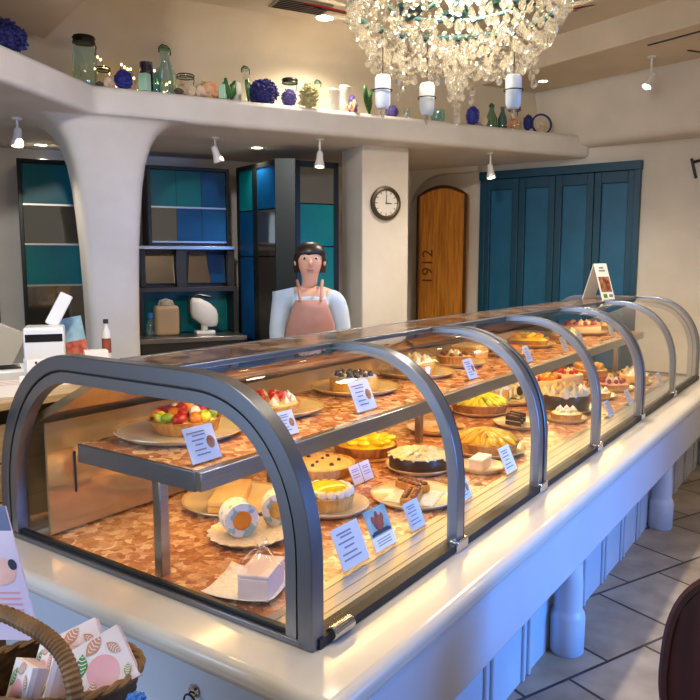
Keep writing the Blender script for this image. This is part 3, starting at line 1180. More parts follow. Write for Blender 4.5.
# upper shelf
SH = 1.005
b = MB()
b.box((2.40, .68, SH - .012), (4.70, .50, .024), 'marble')
shf = b.build('upper_shelf', CASE, bevel=.002)
b = MB()
b.box((2.40, .415, SH - .028), (4.72, .028, .052), 'steel')
b.box((.045, .68, SH - .030), (.012, .51, .056), 'steel_dark')
b.build('shelf_edge', shf, bevel=.002)
for x, yp in ((.07, .60), (.90, .915), (1.82, .76), (2.33, .915), (3.34, .915), (3.95, .915), (4.72, .60)):
    b = MB()
    b.box((x, yp, (ZS + SH - .03) / 2), (.032, .032, SH - .03 - ZS), 'steel')
    b.build('shelf_post', CASE, bevel=.003)
b = MB()
b.box((2.40, .66, SH - .032), (4.6, .026, .014), 'led')
b.build('shelf_light_strip', CASE)
# rear mirrored sliding doors
for i in range(4):
    xa = .05 + 1.175 * i
    b = MB()
    b.box((xa + .585, 1.125 + .012 * (i % 2), .855), (1.165, .010, .37), 'back_mirror')
    d = b.build('sliding_door', CASE)
    b = MB()
    b.box((xa + .10, 1.117 + .012 * (i % 2), .86), (.008, .006, .14), 'black')
    b.build('door_pull', d, bevel=.003)
# rear shell
b = MB()
rear = [(.74, 1.262), (1.262, 1.02), (1.262, .67)]
outer = rear
inn = [(.74, 1.240), (1.235, 1.0), (1.235, .67)]
b.loft([[(.05, p[0], p[1]), (4.75, p[0], p[1]), (4.75, q[0], q[1]), (.05, q[0], q[1])] for p, q in zip(outer, inn)], 'back_mirror')
b.build('rear_shell', CASE, smooth=30)
# dark marble top with steel rails
b = MB()
b.box((2.40, .605, 1.264), (4.70, .22, .026), 'marble_top')
b.build('marble_top', CASE, bevel=.004)
b = MB()
b.box((2.40, .482, 1.262), (4.74, .03, .036), 'steel_dark')
b.box((2.40, .725, 1.262), (4.70, .020, .034), 'steel_dark')
b.build('top_rail', CASE, bevel=.003)
b = MB()
b.box((2.40, .53, 1.243), (4.6, .03, .012), 'led')
b.build('top_light_strip', CASE)

# ================================================================== FOOD
DZ = .6652


def plate(loc, r, label, mat='plate', rim='plate_gold', scallop=0, group=None):
    t = thing('serving_plate', label, 'plate', loc, group=group)
    b = MB()
    fl = (scallop, .03, .012, .05) if scallop else None
    b.lathe([(0, 0), (r * .80, 0), (r * .85, .003), (r * .96, .015), (r, .021), (r * .995, .0245), (r * .95, .019), (r * .865, .0100), (0, .0100)],
            mat, seg=96 if scallop else 56, flute=fl, ms=[mat, mat, mat, rim, rim, rim, mat, mat])
    b.build('dish', t, smooth=50)
    return t


PT = .0104  # food sits this far above the plate's underside


def lump(bm_, c, r, m, f=.25, seg=10):
    bm_.ell(c, (r * (1 + rnd.uniform(-f, f)), r * (1 + rnd.uniform(-f, f)), r * (.8 + rnd.uniform(-f, f))), m, seg, 6, Euler((rnd.uniform(-.4, .4), rnd.uniform(-.4, .4), rnd.uniform(0, 6))))


def crust(t, r, h, m='crust', n=30):
    b = MB()
    b.lathe([(0, 0), (r * .86, 0), (r * .98, h), (r * .93, h * 1.04), (r * .88, h * .86), (0, h * .84)], m, seg=n * 6, flute=(n, .03, -.01, h * .99))
    return b.build('crust', t, smooth=60)


def filling(t, r, h0, dome, m, name='filling', bumpy=0):
    b = MB()
    prof = [(r, h0)]
    for i in range(1, 7):
        a = math.pi / 2 * i / 6
        prof.append((r * math.cos(a) if i < 6 else 0, h0 + dome * math.sin(a)))
    b.lathe([(0, h0 - .004), (r, h0 - .004)] + prof, m, seg=44)
    o = b.build(name, t, smooth=70)
    if bumpy:
        for v in o.data.vertices:
            v.co.z += rnd.uniform(0, bumpy)
    return o


def fruit_tart(loc, label, r=.115):
    t = thing('fruit_tart', label, 'tart', loc)
    h = r * .34
    crust(t, r, h)
    filling(t, r * .86, h * .86, .012, 'custard')
    kinds = [('strawberry', 'strawberry'), ('orange_slice', 'orange'), ('kiwi_slice', 'kiwi'), ('raspberry', 'raspberry'), ('pineapple_piece', 'pine'), ('cream_rosette', 'cream'), ('orange_slice', 'orange'), ('strawberry', 'strawberry')]
    k = 0
    for (rr, n, zz) in ((.72, 13, h + .012), (.40, 8, h + .024), (.10, 2, h + .034)):
        for i in range(n):
            a = 2 * math.pi * (i + rnd.uniform(-.2, .2)) / n
            nm_, m = kinds[(k * 5 + i) % len(kinds)]
            k += 1
            b = MB()
            c = (r * rr * math.cos(a), r * rr * math.sin(a), zz)
            lump(b, c, r * .19, m, .2, 12)
            b.build(nm_, t)
    return t


def top_ring(t, name, m, rr, n, z, size, f=.15, flat=1.0, lon=1.0, tip=0.0):
    for i in range(n):
        a = 2 * math.pi * i / n + .3 + rnd.uniform(-.08, .08)
        b = MB()
        if name in ('cream_rosette', 'meringue_peak'):
            # piped swirl ending in a point
            q = size * (1 + rnd.uniform(-f, f))
            b.lathe([(0, -q * .5), (q * .95, -q * .5), (q, -q * .2), (q * .72, q * .15), (q * .78, q * .3), (q * .40, q * .7), (q * .12, q * 1.1), (0, q * 1.2)], m,
                    (rr * math.cos(a), rr * math.sin(a), z), 20, (5, .12, -1, 1))
            b.build(name, t, smooth=60)
            continue
        b.ell((rr * math.cos(a), rr * math.sin(a), z), (size * lon * (1 + rnd.uniform(-f, f)), size / lon ** .5 * (1 + rnd.uniform(-f, f)), size * flat), m, 12, 6, Euler((rnd.uniform(-.2, .2), tip, a + rnd.uniform(-.3, .3))))
        b.build(name, t)


def round_cake(name, loc, label, r, h, side, top, cat='cake', tops=(), board=None):
    t = thing(name, label, cat, loc)
    b = MB()
    b.lathe([(0, 0), (r * .97, 0), (r, .004), (r, h * .8), (r * .97, h * .9), (0, h * .9)], side, seg=44)
    b.build('cake_body', t, smooth=50)
    b = MB()
    b.lathe([(0, h * .9), (r * .95, h * .9), (r * .96, h * .96), (r * .90, h), (0, h * 1.03)], top, seg=44)
    b.build('topping_layer', t, smooth=50)
    for a in tops:
        top_ring(t, *a)
    return t


def tart(loc, label, r, h=.036, fill='lemon', dome=.02, cr='crust', tops=(), bumpy=0, name='tart'):
    t = thing(name, label, 'tart', loc)
    crust(t, r, h, cr)
    filling(t, r * .90, h * .86, dome, fill, 'filling', bumpy)
    for a in tops:
        top_ring(t, *a)
    return t


def wedge(loc, rot, label, r, h, side, top, ang=42, name='cake_slice', cat='cake'):
    t = thing(name, label, cat, loc, rot)
    A = R(ang)
    poly = [(0, 0)] + [(r * math.cos(-A / 2 + A * i / 6), r * math.sin(-A / 2 + A * i / 6)) for i in range(7)]
    b = MB()
    b.prism(poly, 0, h * .42, side)
    b.prism(poly, h * .5, h * .86, side)
    b.build('sponge', t)
    b = MB()
    b.prism(poly, h * .42, h * .5, 'cream')
    b.prism(poly, h * .86, h, top)
    b.build('cream_layer', t, bevel=.002)
    return t


def dome(loc, r, h, label):
    t = thing('cake_dome', label, 'dome cover', loc)
    b = MB()
    prof = [(r, 0)]
    for i in range(1, 9):
        a = math.pi / 2 * i / 8
        prof.append((r * math.cos(a) if i < 8 else 0, h * .25 + h * .75 * math.sin(a)))
    b.lathe(prof, 'clear', seg=36)
    b.build('shell', t, smooth=60)
    return t


def doily(loc, r, label, square=False, rot=0):
    b = MB()
    if square:
        n = 8
        k = b.mi('doily')
        g = [[b.bm.verts.new((r * (2 * i / n - 1), r * (2 * j / n - 1), .0008 + (.012 if r > .096 else .0006) * max(0, (abs(2 * i / n - 1) ** 3 + abs(2 * j / n - 1) ** 3) - .55))) for j in range(n + 1)] for i in range(n + 1)]
        for i in range(n):
            for j in range(n):
                b.face([g[i][j], g[i + 1][j], g[i + 1][j + 1], g[i][j + 1]], k)
    else:
        b.lathe([(0, .0006), (r * .8, .0010), (r, .004)], 'doily', seg=96, flute=(24, .035, .002, .01))
    o = b.build('lace_doily', None, smooth=60, loc=loc, rotz=rot)
    s_ = o.modifiers.new('s', 'SOLIDIFY')
    s_.thickness = .0008
    s_.offset = 1
    return tag(o, label, 'doily')


def price_tag(loc, label, w=.088, h=.085, style='lines', rot=0, lean=24, group=None):
    t = thing('price_tag', label, 'price tag', loc, rot, group)
    L = R(lean)
    Mx = Matrix.Rotation(-L, 4, 'X')
    b = MB()
    b.box((0, .0022, h / 2), (w, .0016, h), 'acrylic')
    b.xf(Matrix.Translation((0, 0, .0016)) @ Mx)
    b.box((0, .016, .0009), (w, .034, .0014), 'acrylic')
    b.build('holder', t)
    b = MB()
    base = {'lines': 'paper_blue', 'photo': 'paper_blue', 'chef': 'flyer_blue', 'cream': 'paper', 'double': 'paper'}[style]
    b.box((0, .0002, h / 2 + .001), (w * .94, .0012, h * .92), base)
    y = -.0008

    def bar(cx_, cz_, ww, hh, m):
        b.box((cx_ * w, y, cz_ * h), (ww * w, .0006, hh * h), m)
    if style in ('lines', 'photo', 'cream'):
        for i, (cz_, ww) in enumerate(((.82, .5), (.74, .4), (.62, .55), (.50, .34), (.36, .5), (.24, .6))):
            bar(-.1 if style == 'photo' and .3 < cz_ < .7 else -.08 + .04 * (i % 2), cz_, ww if style != 'photo' or cz_ > .7 else ww * .7, .035, 'ink')
        if style == 'photo':
            b.ell((.27 * w, y, .5 * h), (.13 * w, .0006, .17 * h), 'food_photo', 12, 6)
            bar(-.36, .82, .06, .07, 'ink_pink')
    elif style == 'chef':
        b.ell((0, y, .62 * h), (.22 * w, .0008, .18 * h), 'ink_red', 14, 6)
        for s_ in (-.2, 0, .2):
            b.ell((s_ * w, y, (.80 - abs(s_) * .4) * h), (.07 * w, .0008, .09 * h), 'ink_red', 10, 6)
        bar(0, .42, .66, .09, 'ink_navy')
        bar(-.36, .40, .1, .07, 'ink_navy')
        bar(.36, .40, .1, .07, 'ink_navy')
        bar(0, .19, .94, .30, 'paper')
        for cz_ in (.26, .2, .14):
            bar(0, cz_, .6, .025, 'ink')
    elif style == 'double':
        bar(0, .5, .015, .92, 'ink_dark')
        for cx_ in (-.25, .24):
            for cz_ in (.75, .66, .5, .38):
                bar(cx_, cz_, .3, .03, 'ink')
    b.xf(Matrix.Translation((0, 0, .0016)) @ Mx)
    b.build('card', t)
    return t


def onp(px, py, z, dx=0, dy=0):
    p = at(px, py, z=z)
    return Vector((p.x + dx, p.y + dy, z))


# ---- upper shelf
Z1 = SH + .0002
plate((.305, .775, Z1), .205, 'cream plate with gold rim at the left end of the upper shelf', 'plate_white')
fruit_tart((.325, .775, Z1 + PT), 'small tart heaped with mixed berries and fruit at the upper shelf end', .117)
price_tag((.115, .452, Z1), 'price tag with round photo in front of the fruit tart', .115, .108, 'photo')
plate((.74, .765, Z1), .19, 'cream plate under the strawberry tart, second on the upper shelf')
t = tart((.71, .765, Z1 + PT), 'pale tart topped with pink strawberry cream on the upper shelf', .125, .03, 'custard', .014, 'crust_pale',
         (('strawberry', 'strawberry', .045, 6, .052, .017), ('cream_rosette', 'cream', .09, 10, .042, .016), ('cream_rosette', 'pink_cream', .07, 8, .05, .014)))
price_tag((.475, .460, Z1), 'price tag in front of the strawberry cream tart', .095, .085, 'photo')
plate((1.27, .765, Z1), .19, 'cream plate under the blueberry cake')
t = round_cake('blueberry_cake', (1.24, .75, Z1 + PT), 'white round cake with blue icing and blueberries on the upper shelf', .10, .062, 'sponge', 'blue_icing',
               tops=(('blueberry', 'blueberry', .072, 12, .066, .013), ('blueberry', 'blueberry', .03, 5, .068, .013), ('cream_rosette', 'cream', .055, 7, .064, .012)))
price_tag((.93, .470, Z1), 'large price tag with photo in front of the blueberry cake', .135, .125, 'photo')
plate((1.80, .77, Z1), .19, 'cream plate under the domed cream cake')
t = round_cake('cream_cake', (1.79, .77, Z1 + PT), 'round cake of pale whipped cream on the upper shelf', .10, .055, 'crust_pale', 'custard',
               tops=(('cream_rosette', 'cream', .06, 9, .062, .022), ('cream_rosette', 'custard', .015, 2, .075, .026)))
dome((1.79, .77, Z1 + PT + .0002), .125, .12, 'clear dome over the whipped cream cake')
plate((2.22, .78, Z1), .175, 'cream plate under the nut and caramel square tart')
t = tart((2.19, .76, Z1 + PT), 'golden tart with caramel nuts on the upper shelf', .10, .045, 'custard', .012, 'crust',
         (('nut', 'pecan', .06, 8, .05, .014), ('cream_rosette', 'cream', .02, 3, .055, .018)))
t = thing('layer_cake', 'square layered sponge cake behind the golden nut tart', 'cake', (2.50, .82, Z1))
b = MB()
b.box((0, 0, .018), (.17, .15, .036), 'sponge')
b.box((0, 0, .055), (.17, .15, .030), 'sponge')
b.build('sponge', t, bevel=.004)
b = MB()
b.box((0, 0, .038), (.172, .152, .008), 'cream')
b.box((0, 0, .074), (.172, .152, .010), 'custard')
b.build('cream_layer', t, bevel=.003)
price_tag((1.82, .470, Z1), 'price tag in front of the golden nut tart', .10, .105, 'photo')
plate((2.78, .72, Z1), .16, 'cream plate under the small orange tart')
tart((2.78, .72, Z1 + PT), 'small orange tart with crimped crust past the third rib', .10, .036, 'orange', .016)
price_tag((2.52, .465, Z1), 'price tag standing near the third rib on the upper shelf', .085, .10, 'lines')
plate((3.28, .78, Z1), .18, 'cream plate under the yellow fruit tart of the upper shelf')
tart((3.28, .78, Z1 + PT), 'bright yellow fruit tart on the upper shelf past the third rib', .14, .034, 'lemon', .03, 'crust', (('mango_piece', 'mango', .08, 8, .055, .02), ('pineapple_piece', 'pine', .03, 4, .062, .02)))
plate((3.64, .66, Z1), .15, 'cream plate under the banana cream tart')
tart((3.64, .66, Z1 + PT), 'pale banana cream tart on the upper shelf', .11, .04, 'custard', .02, 'crust', (('cream_rosette', 'cream', .06, 8, .06, .022),))
for i, (x, lab) in enumerate(((3.12, 'price tag in front of the yellow fruit tart on the upper shelf'), (3.44, 'price tag in front of the banana cream tart'), (4.15, 'price tag in front of the pink cream cake'))):
    price_tag((x, .468, Z1), lab, .10, .10, 'photo' if i % 2 else 'lines')
plate((4.30, .76, Z1), .20, 'cream plate under the pink cream cake')
t = round_cake('pink_cake', (4.30, .76, Z1 + PT), 'pink and white cream cake near the far end of the upper shelf', .15, .06, 'cream', 'pink_cream',
               tops=(('strawberry', 'strawberry', .10, 9, .07, .02), ('cream_rosette', 'cream', .06, 8, .07, .022)))
tart((3.96, .78, Z1), 'dark chocolate tart behind the last tag of the upper shelf', .09, .03, 'choc', .008, 'crust')

# ---- lower deck
plate((.64, .86, DZ), .20, 'cream plate with gold rim at the lower deck behind the wrapped rolls')
t = thing('cheese_slab', 'pale rectangular cheesecake bar on the first lower plate', 'cake', (.62, .87, DZ + PT), R(35))
b = MB()
b.box((0, 0, .012), (.27, .12, .024), 'crust_pale')
b.build('biscuit_base', t, bevel=.003)
b = MB()
b.box((0, 0, .034), (.268, .118, .020), 'cheese')
b.build('filling', t, bevel=.004)
pr = onp(250, 537, DZ)
t = thing('paper_tray', 'fluted white paper tray holding two wrapped roll cakes', 'tray', pr)
b = MB()
b.lathe([(0, 0), (.10, 0), (.135, .022), (.132, .024), (.10, .004), (0, .003)], 'doily', seg=120, flute=(20, .03, .01, .05))
b.build('tray_body', t, smooth=60)


def roll(loc, rot, label, fill):
    """a slice of roll cake in a patterned paper band, lying on its side"""
    t = thing('roll_cake', label, 'roll cake', loc, rot)
    r, w = .056, .075
    Ty = Matrix.Translation((0, 0, r)) @ Matrix.Rotation(math.pi / 2, 4, 'X')
    b = MB()
    b.lathe([(r * .86, -w / 2), (r, -w / 2), (r, w / 2), (r * .86, w / 2), (r * .86, -w / 2)], 'floral_paper', seg=36, mat4=Ty)
    b.lathe([(r * .56, -w / 2 - .001), (r * .98, -w / 2 - .001)], 'floral_paper', seg=36, mat4=Ty)
    b.lathe([(r * .56, w / 2 + .001), (r * .98, w / 2 + .001)], 'floral_paper', seg=36, mat4=Ty)
    b.build('paper_band', t, smooth=40)
    b = MB()
    b.lathe([(0, -w / 2 + .002), (r * .84, -w / 2 + .002), (r * .84, w / 2 - .002), (0, w / 2 - .002)], fill, seg=32, mat4=Ty)
    b.build('cake_core', t, smooth=40)
    return t


pp = onp(241, 533, DZ + .004)
roll((pp.x - .01, pp.y, DZ + .0052), R(-28), 'roll cake in floral paper showing a bright orange centre', 'orange')
pp = onp(277, 526, DZ + .004)
roll((pp.x + .02, pp.y + .01, DZ + .0075), R(-48), 'roll cake in floral paper with a pale sponge centre', 'sponge')
pc = onp(250, 586, .6735)
doily((pc.x, pc.y, DZ + .0098), .098, 'square lace paper sheet under the pink wrapped cake', True, R(20))
t = thing('pink_slab_cake', 'pale pink block cake in clear film at the front corner of the deck', 'cake', onp(262, 590, DZ + .0125), R(22))
b = MB()
b.box((0, 0, .03), (.135, .085, .06), 'pink_cake')
b.build('cake_block', t, bevel=.004)
b = MB()
b.box((0, 0, .0655), (.137, .087, .010), 'pink_cake')
b.build('top_glaze', t, bevel=.003)
b = MB()
rings = []
for z, s in ((0.072, 1.0), (.10, .55), (.118, .16), (.126, .20), (.138, .42)):
    rings.append([(.07 * s * math.cos(a) * (1 + .25 * math.cos(4 * a)), .045 * s * math.sin(a) * (1 + .25 * math.cos(4 * a)), z + .006 * math.sin(5 * a)) for a in [2 * math.pi * k / 20 for k in range(20)]])
b.loft(rings, 'wrap', cap=False)
b.build('film_wrap', t, smooth=60)

pl_ = Vector((.79, .545, DZ))
plate(pl_, .145, 'white plate under the lemon meringue tart', 'plate_white', 'plate_white')
t = tart((pl_.x, pl_.y + .005, DZ + PT), 'lemon tart with white cream ring and glossy yellow curd', .098, .048, 'cream', .006, 'crust_pale')
b = MB()
for i in range(16):
    a = 2 * math.pi * i / 16
    b.ell((.078 * math.cos(a), .078 * math.sin(a), .058), (.019, .019, .016), 'cream', 10, 6)
b.build('cream_ring', t, smooth=70)
b = MB()
b.lathe([(0, .050), (.072, .050), (.074, .062), (.06, .078), (.03, .084), (0, .085)], 'lemon', seg=36)
b.build('lemon_curd', t, smooth=70)
pl_ = onp(320, 476, DZ)
t = thing('wooden_board', 'pale round wooden board under the baked cheese tart', 'board', pl_)
b = MB()
b.lathe([(0, 0), (.165, 0), (.17, .008), (.165, .016), (0, .016)], 'wood_plate', seg=48)
b.build('board_disc', t)
tart((pl_.x, pl_.y, DZ + .0162), 'flat baked cheese tart dotted with dark fruit', .15, .045, 'cheese', .012, 'crust_pale', (('raisin', 'choc', .08, 6, .05, .009), ('raisin', 'choc', .03, 2, .051, .008)))
pl_ = Vector((1.47, .845, DZ))
t = thing('wooden_board', 'round wooden board under the yellow tart below the blueberry cake', 'board', pl_)
b = MB()
b.lathe([(0, 0), (.146, 0), (.15, .008), (.146, .016), (0, .016)], 'wood_plate', seg=48)
b.build('board_disc', t)
tart((pl_.x, pl_.y, DZ + .0162), 'yellow lemon tart with wavy top below the blueberry cake', .155, .046, 'lemon', .02, 'crust', (('lemon_swirl', 'lemon', .085, 11, .056, .034, .15, .55, 1.6, -.2), ('lemon_swirl', 'lemon', .035, 6, .066, .028, .15, .6, 1.5, -.2)))
price_tag(onp(365, 483, DZ), 'folded double card in front of the wavy lemon tart', .15, .085, 'double')
pl_ = Vector((1.06, .345, DZ))
plate(pl_, .168, 'cream plate holding two pecan tart pieces on lace paper')
doily((pl_.x, pl_.y, DZ + .0104), .095, 'lace paper sheet under the pecan tart pieces', True, R(12))
for dx, dy, rt, lab in ((-.060, -.02, 20, 'dark glazed pecan tart piece, the left of the pair'), (.060, .045, 75, 'dark glazed pecan tart piece, the right of the pair')):
    t = thing('pecan_slice', lab, 'tart', (pl_.x + dx, pl_.y + dy, DZ + .0134), R(rt))
    b = MB()
    b.box((0, 0, .014), (.13, .065, .028), 'crust')
    b.build('crust', t, bevel=.005)
    for i in range(5):
        for j in range(2):
            b = MB()
            b.ell((-.048 + .024 * i, -.016 + .032 * j, .032), (.015, .012, .008), 'pecan', 10, 6, Euler((0, 0, rnd.uniform(-.6, .6))))
            b.build('pecan_half', t)
pl_ = Vector((1.42, .53, DZ))
plate(pl_, .148, 'cream plate under the pistachio cake')
t = round_cake('pistachio_cake', (pl_.x, pl_.y, DZ + PT), 'pale green pistachio cake on a dark base beside the second rib', .13, .062, 'choc', 'pistachio',
               tops=(('pistachio_flake', 'pistachio', .105, 16, .060, .020, .3, .45, 1.7, .3), ('pistachio_flake', 'cream', .07, 12, .066, .020, .3, .45, 1.8, .2), ('pistachio_flake', 'pistachio', .03, 7, .070, .020, .3, .45, 1.6, .2)))
pl_ = Vector((1.46, .32, DZ))
plate((1.56, .305, DZ), .10, 'small cream plate holding one white cake piece')
t = thing('opera_slice', 'small white topped rectangular cake piece on its own plate', 'cake', (1.56, .31, DZ + PT), R(5))
b = MB()
b.box((0, 0, .018), (.115, .06, .036), 'pink_cake')
b.build('sponge', t, bevel=.003)
b = MB()
b.box((0, 0, .042), (.118, .063, .012), 'cream')
b.build('cream_layer', t, bevel=.004)
pl_ = Vector((1.86, .42, DZ))
plate((pl_.x, pl_.y, DZ), .185, 'cream plate under the mango tart')
tart((pl_.x, pl_.y, DZ + PT), 'deep yellow mango tart piled high with fruit', .155, .045, 'mango', .04, 'crust', (('mango_piece', 'mango', .115, 26, .062, .022, .15, .55, 1.8, .35), ('mango_piece', 'mango', .075, 18, .078, .022, .15, .55, 1.8, .3), ('mango_piece', 'mango', .03, 9, .088, .02, .15, .6, 1.6, .2)))
pl_ = onp(492, 410, DZ)
plate((2.645, .82, DZ), .175, 'cream plate under the yellow green fruit tart')
tart((2.645, .82, DZ + PT), 'yellow green fruit tart in a brown crust behind the mango tart', .17, .055, 'pine', .045, 'crust', (('pineapple_piece', 'pine', .125, 26, .074, .026, .15, .5, 1.8, .4), ('kiwi_slice', 'kiwi', .11, 7, .088, .018, .15, .5, 1.8, .4), ('pineapple_piece', 'pine', .07, 16, .094, .026, .15, .5, 1.8, .3), ('pineapple_piece', 'pine', .02, 6, .104, .02, .15, .5, 1.5, .2)))
plate((2.09, .81, DZ), .16, 'cream plate with biscuits behind the mango tart')
for i in range(3):
    t = thing('biscuit', ['first', 'second', 'third'][i] + ' golden oval biscuit from the left on the plate behind the mango tart', 'biscuit', (2.0 + .08 * i, .80 - .03 * i, DZ + PT), R(20))
    b = MB()
    b.ell((0, 0, .012), (.035, .055, .012), 'crust_pale', 16, 6)
    b.build('biscuit_body', t)
plate((2.46, .49, DZ), .148, 'cream plate with dark chocolate slices near the third rib')
for i in range(3):
    wedge((2.39 + .065 * i, .46 + .012 * i, DZ + PT), R(70 + 4 * i), ['left', 'middle', 'right'][i] + ' dark chocolate cake slice on the plate near the third rib', .095, .05, 'choc', 'choc', 26)
# tags along the steel strip
Zs = .6748
for (px, py, lab, st, w, h) in (
        (354, 566, 'pale blue price tag leaning before the lemon meringue tart', 'lines', .14, .13),
        (383, 548, 'blue card with rust emblem over a dark banner, beside the large tag', 'chef', .125, .135),
        (412, 528, 'small price tag in front of the pecan tart plate', 'lines', .10, .10),
        (466, 500, 'small price tag just right of the second rib', 'photo', .085, .09),
        (511, 473, 'price tag leaning in front of the mango tart', 'cream', .115, .12)):
    p = at(px, py, z=Zs)
    price_tag((p.x, min(max(p.y, .10), .16), Zs), lab, w, h, st)

# bay after the third rib
plate((2.725, .33, DZ), .115, 'cream plate with pastries low in the fourth bay')
plate((3.06, .82, DZ), .185, 'cream plate under the boxed roll cakes in the fourth bay')
roll((2.96, .82, DZ + PT), R(-20), 'wrapped roll cake at the left of the fourth bay plate', 'sponge')
roll((3.14, .80, DZ + PT), R(-20), 'wrapped roll cake at the right of the fourth bay plate', 'choc')
plate((3.02, .44, DZ), .19, 'cream plate under the tall meringue cake')
t = round_cake('meringue_cake', (3.02, .44, DZ + PT), 'tall pale meringue cake swirled with cream in the fourth bay', .145, .10, 'choc', 'custard',
               tops=(('meringue_peak', 'cream', .11, 12, .10, .034), ('meringue_peak', 'custard', .05, 7, .115, .036)))
t = tart((2.725, .33, DZ + PT), 'little tart with striped cream low in the fourth bay', .09, .036, 'custard', .02, 'crust', (('cream_rosette', 'cream', .045, 7, .05, .02),))
plate((3.58, .80, DZ), .19, 'cream plate under the orange fruit cake')
t = round_cake('fruit_cake', (3.58, .80, DZ + PT), 'cream cake scattered with orange fruit in the fifth bay', .15, .075, 'custard', 'custard',
               tops=(('orange_slice', 'orange', .10, 11, .085, .024), ('mango_piece', 'mango', .05, 6, .09, .024), ('strawberry', 'strawberry', .12, 4, .088, .02)))
plate((3.52, .42, DZ), .15, 'cream plate under the low custard tart')
tart((3.52, .42, DZ + PT), 'low custard tart at the front of the fifth bay', .125, .034, 'custard', .014, 'crust', (('cream_rosette', 'cream', .08, 9, .044, .018),))
plate((4.35, .70, DZ), .19, 'cream plate under the cream puff cake in the sixth bay')
t = round_cake('puff_cake', (4.35, .70, DZ + PT), 'golden cream puff cake in the sixth bay', .14, .06, 'crust', 'custard', tops=(('cream_puff', 'crust_pale', .09, 9, .075, .03),))
t = thing('sweet_box', 'small pale box standing on edge at the back of the fourth bay', 'box', (3.34, .80, DZ), R(-10))
b = MB()
b.box((0, 0, .06), (.16, .06, .12), 'doily')
b.build('carton', t, bevel=.002)
b = MB()
b.lathe([(0, 0), (.035, 0), (.035, .001), (0, .001)], 'food_photo', seg=20, mat4=Matrix.Translation((0, -.0305, .065)) @ Matrix.Rotation(math.pi / 2, 4, 'X'))
b.build('round_label', t)
for (x, y, lab) in ((2.68, .13, 'clear price tag low in the fourth bay, nearer the third rib'), (2.92, .13, 'clear price tag low in the fourth bay, nearer the fourth rib'), (3.35, .13, 'price tag low in the fifth bay'), (4.2, .13, 'price tag low in the sixth bay')):
    price_tag((x, y, Zs), lab, .10, .10, 'lines')

plate((3.90, .40, DZ), .15, 'cream plate under the raspberry tart by the fifth rib')
tart((3.90, .40, DZ + PT), 'pink raspberry tart at the front by the fifth rib', .12, .036, 'pink_cream', .016, 'crust', (('raspberry', 'raspberry', .075, 11, .056, .016), ('cream_rosette', 'cream', .025, 4, .06, .02)))
plate((4.25, .34, DZ), .13, 'cream plate under the plain sponge cake in the sixth bay')
round_cake('sponge_round', (4.25, .34, DZ + PT), 'plain golden sponge cake at the front of the sixth bay', .10, .06, 'sponge', 'custard', tops=(('cream_rosette', 'cream', .06, 7, .068, .02),))
plate((3.92, .72, DZ), .135, 'cream plate under the cream topped cake behind the raspberry tart')
round_cake('cream_cake', (3.92, .72, DZ + PT), 'white cream topped cake behind the raspberry tart', .11, .075, 'cream', 'custard', tops=(('strawberry', 'strawberry', .06, 7, .088, .018), ('cream_rosette', 'cream', .025, 3, .085, .022)))
plate((4.62, .44, DZ), .12, 'cream plate under the last tart of the lower deck')
tart((4.62, .44, DZ + PT), 'small custard tart, the last one at the far end of the deck', .09, .034, 'custard', .016, 'crust', (('cream_rosette', 'cream', .045, 6, .046, .018),))
plate((4.64, .70, Z1), .12, 'cream plate under the lemon tart at the far end of the upper shelf')
tart((4.64, .70, Z1 + PT), 'small lemon tart at the far end of the upper shelf', .09, .034, 'lemon', .016, 'crust', (('cream_rosette', 'cream', .055, 7, .046, .018),))

# tent card on the marble top
p = at(598, 292, z=1.279)
t = thing('tent_card', 'folded white tent card with a food photo on the case top', 'sign', (4.22, .61, 1.2772), R(72))
b = MB()
hgt, sprd, wd = .26, .085, .155
Lx = math.atan2(sprd, hgt)
fl = math.hypot(hgt, sprd)
for sgn, nm_ in ((1, 'front_leaf'), (-1, 'back_leaf')):
    b = MB()
    b.box((0, 0, fl / 2), (.003, wd, fl), 'paper')
    if sgn == 1:
        b.box((-.0022, 0, fl * .42), (.001, wd * .84, fl * .42), 'food_photo')
        b.box((-.0022, 0, fl * .80), (.001, wd * .5, .012), 'ink')
        b.box((-.0022, 0, fl * .88), (.001, wd * .35, .012), 'ink')
        b.box((-.0022, .03, fl * .1), (.001, wd * .3, .03), 'leaf_print')
        b.box((-.0022, -.04, fl * .1), (.001, wd * .3, .02), 'ink')
    b.xf(Matrix.Translation((-sgn * sprd, 0, 0.001)) @ Matrix.Rotation(sgn * Lx, 4, 'Y'))
    b.build(nm_, t)

# ================================================================== CHANDELIER
CC = Vector((.65, -.005, 0))
CH = thing('chandelier', 'round crystal chandelier hung with strings of cut glass drops', 'chandelier', (CC.x, CC.y, 2.24))
b = MB()
for k_ in range(22):
    z = .36 + .033 * k_
    if k_ % 2:
        b.tube([(.010 * math.cos(a), 0, z + .022 * math.sin(a)) for a in [2 * math.pi * i / 10 for i in range(10)]], .0028, 'wire', 6, closed=True)
    else:
        b.tube([(0, .010 * math.cos(a), z + .022 * math.sin(a)) for a in [2 * math.pi * i / 10 for i in range(10)]], .0028, 'wire', 6, closed=True)
b.build('chain', CH)
b = MB()
b.lathe([(0, 1.07), (.06, 1.07), (.05, 1.05), (.015, 1.03), (0, 1.03)], 'teal_metal', seg=24)
b.build('ceiling_rose', CH)
b = MB()
b.lathe([(0, -.02), (.012, -.02), (.014, .05), (.03, .07), (.03, .10), (.012, .14), (.02, .22), (.012, .30), (.012, .36), (0, .36)], 'teal_metal', seg=20)
b.build('stem', CH)
for (r, z, tr) in ((.292, .012, .010), (.20, .035, .006)):
    b = MB()
    b.tube([(r * math.cos(a), r * math.sin(a), z) for a in [2 * math.pi * i / 48 for i in range(48)]], tr, 'teal_metal', 8, closed=True)
    b.build('ring', CH)
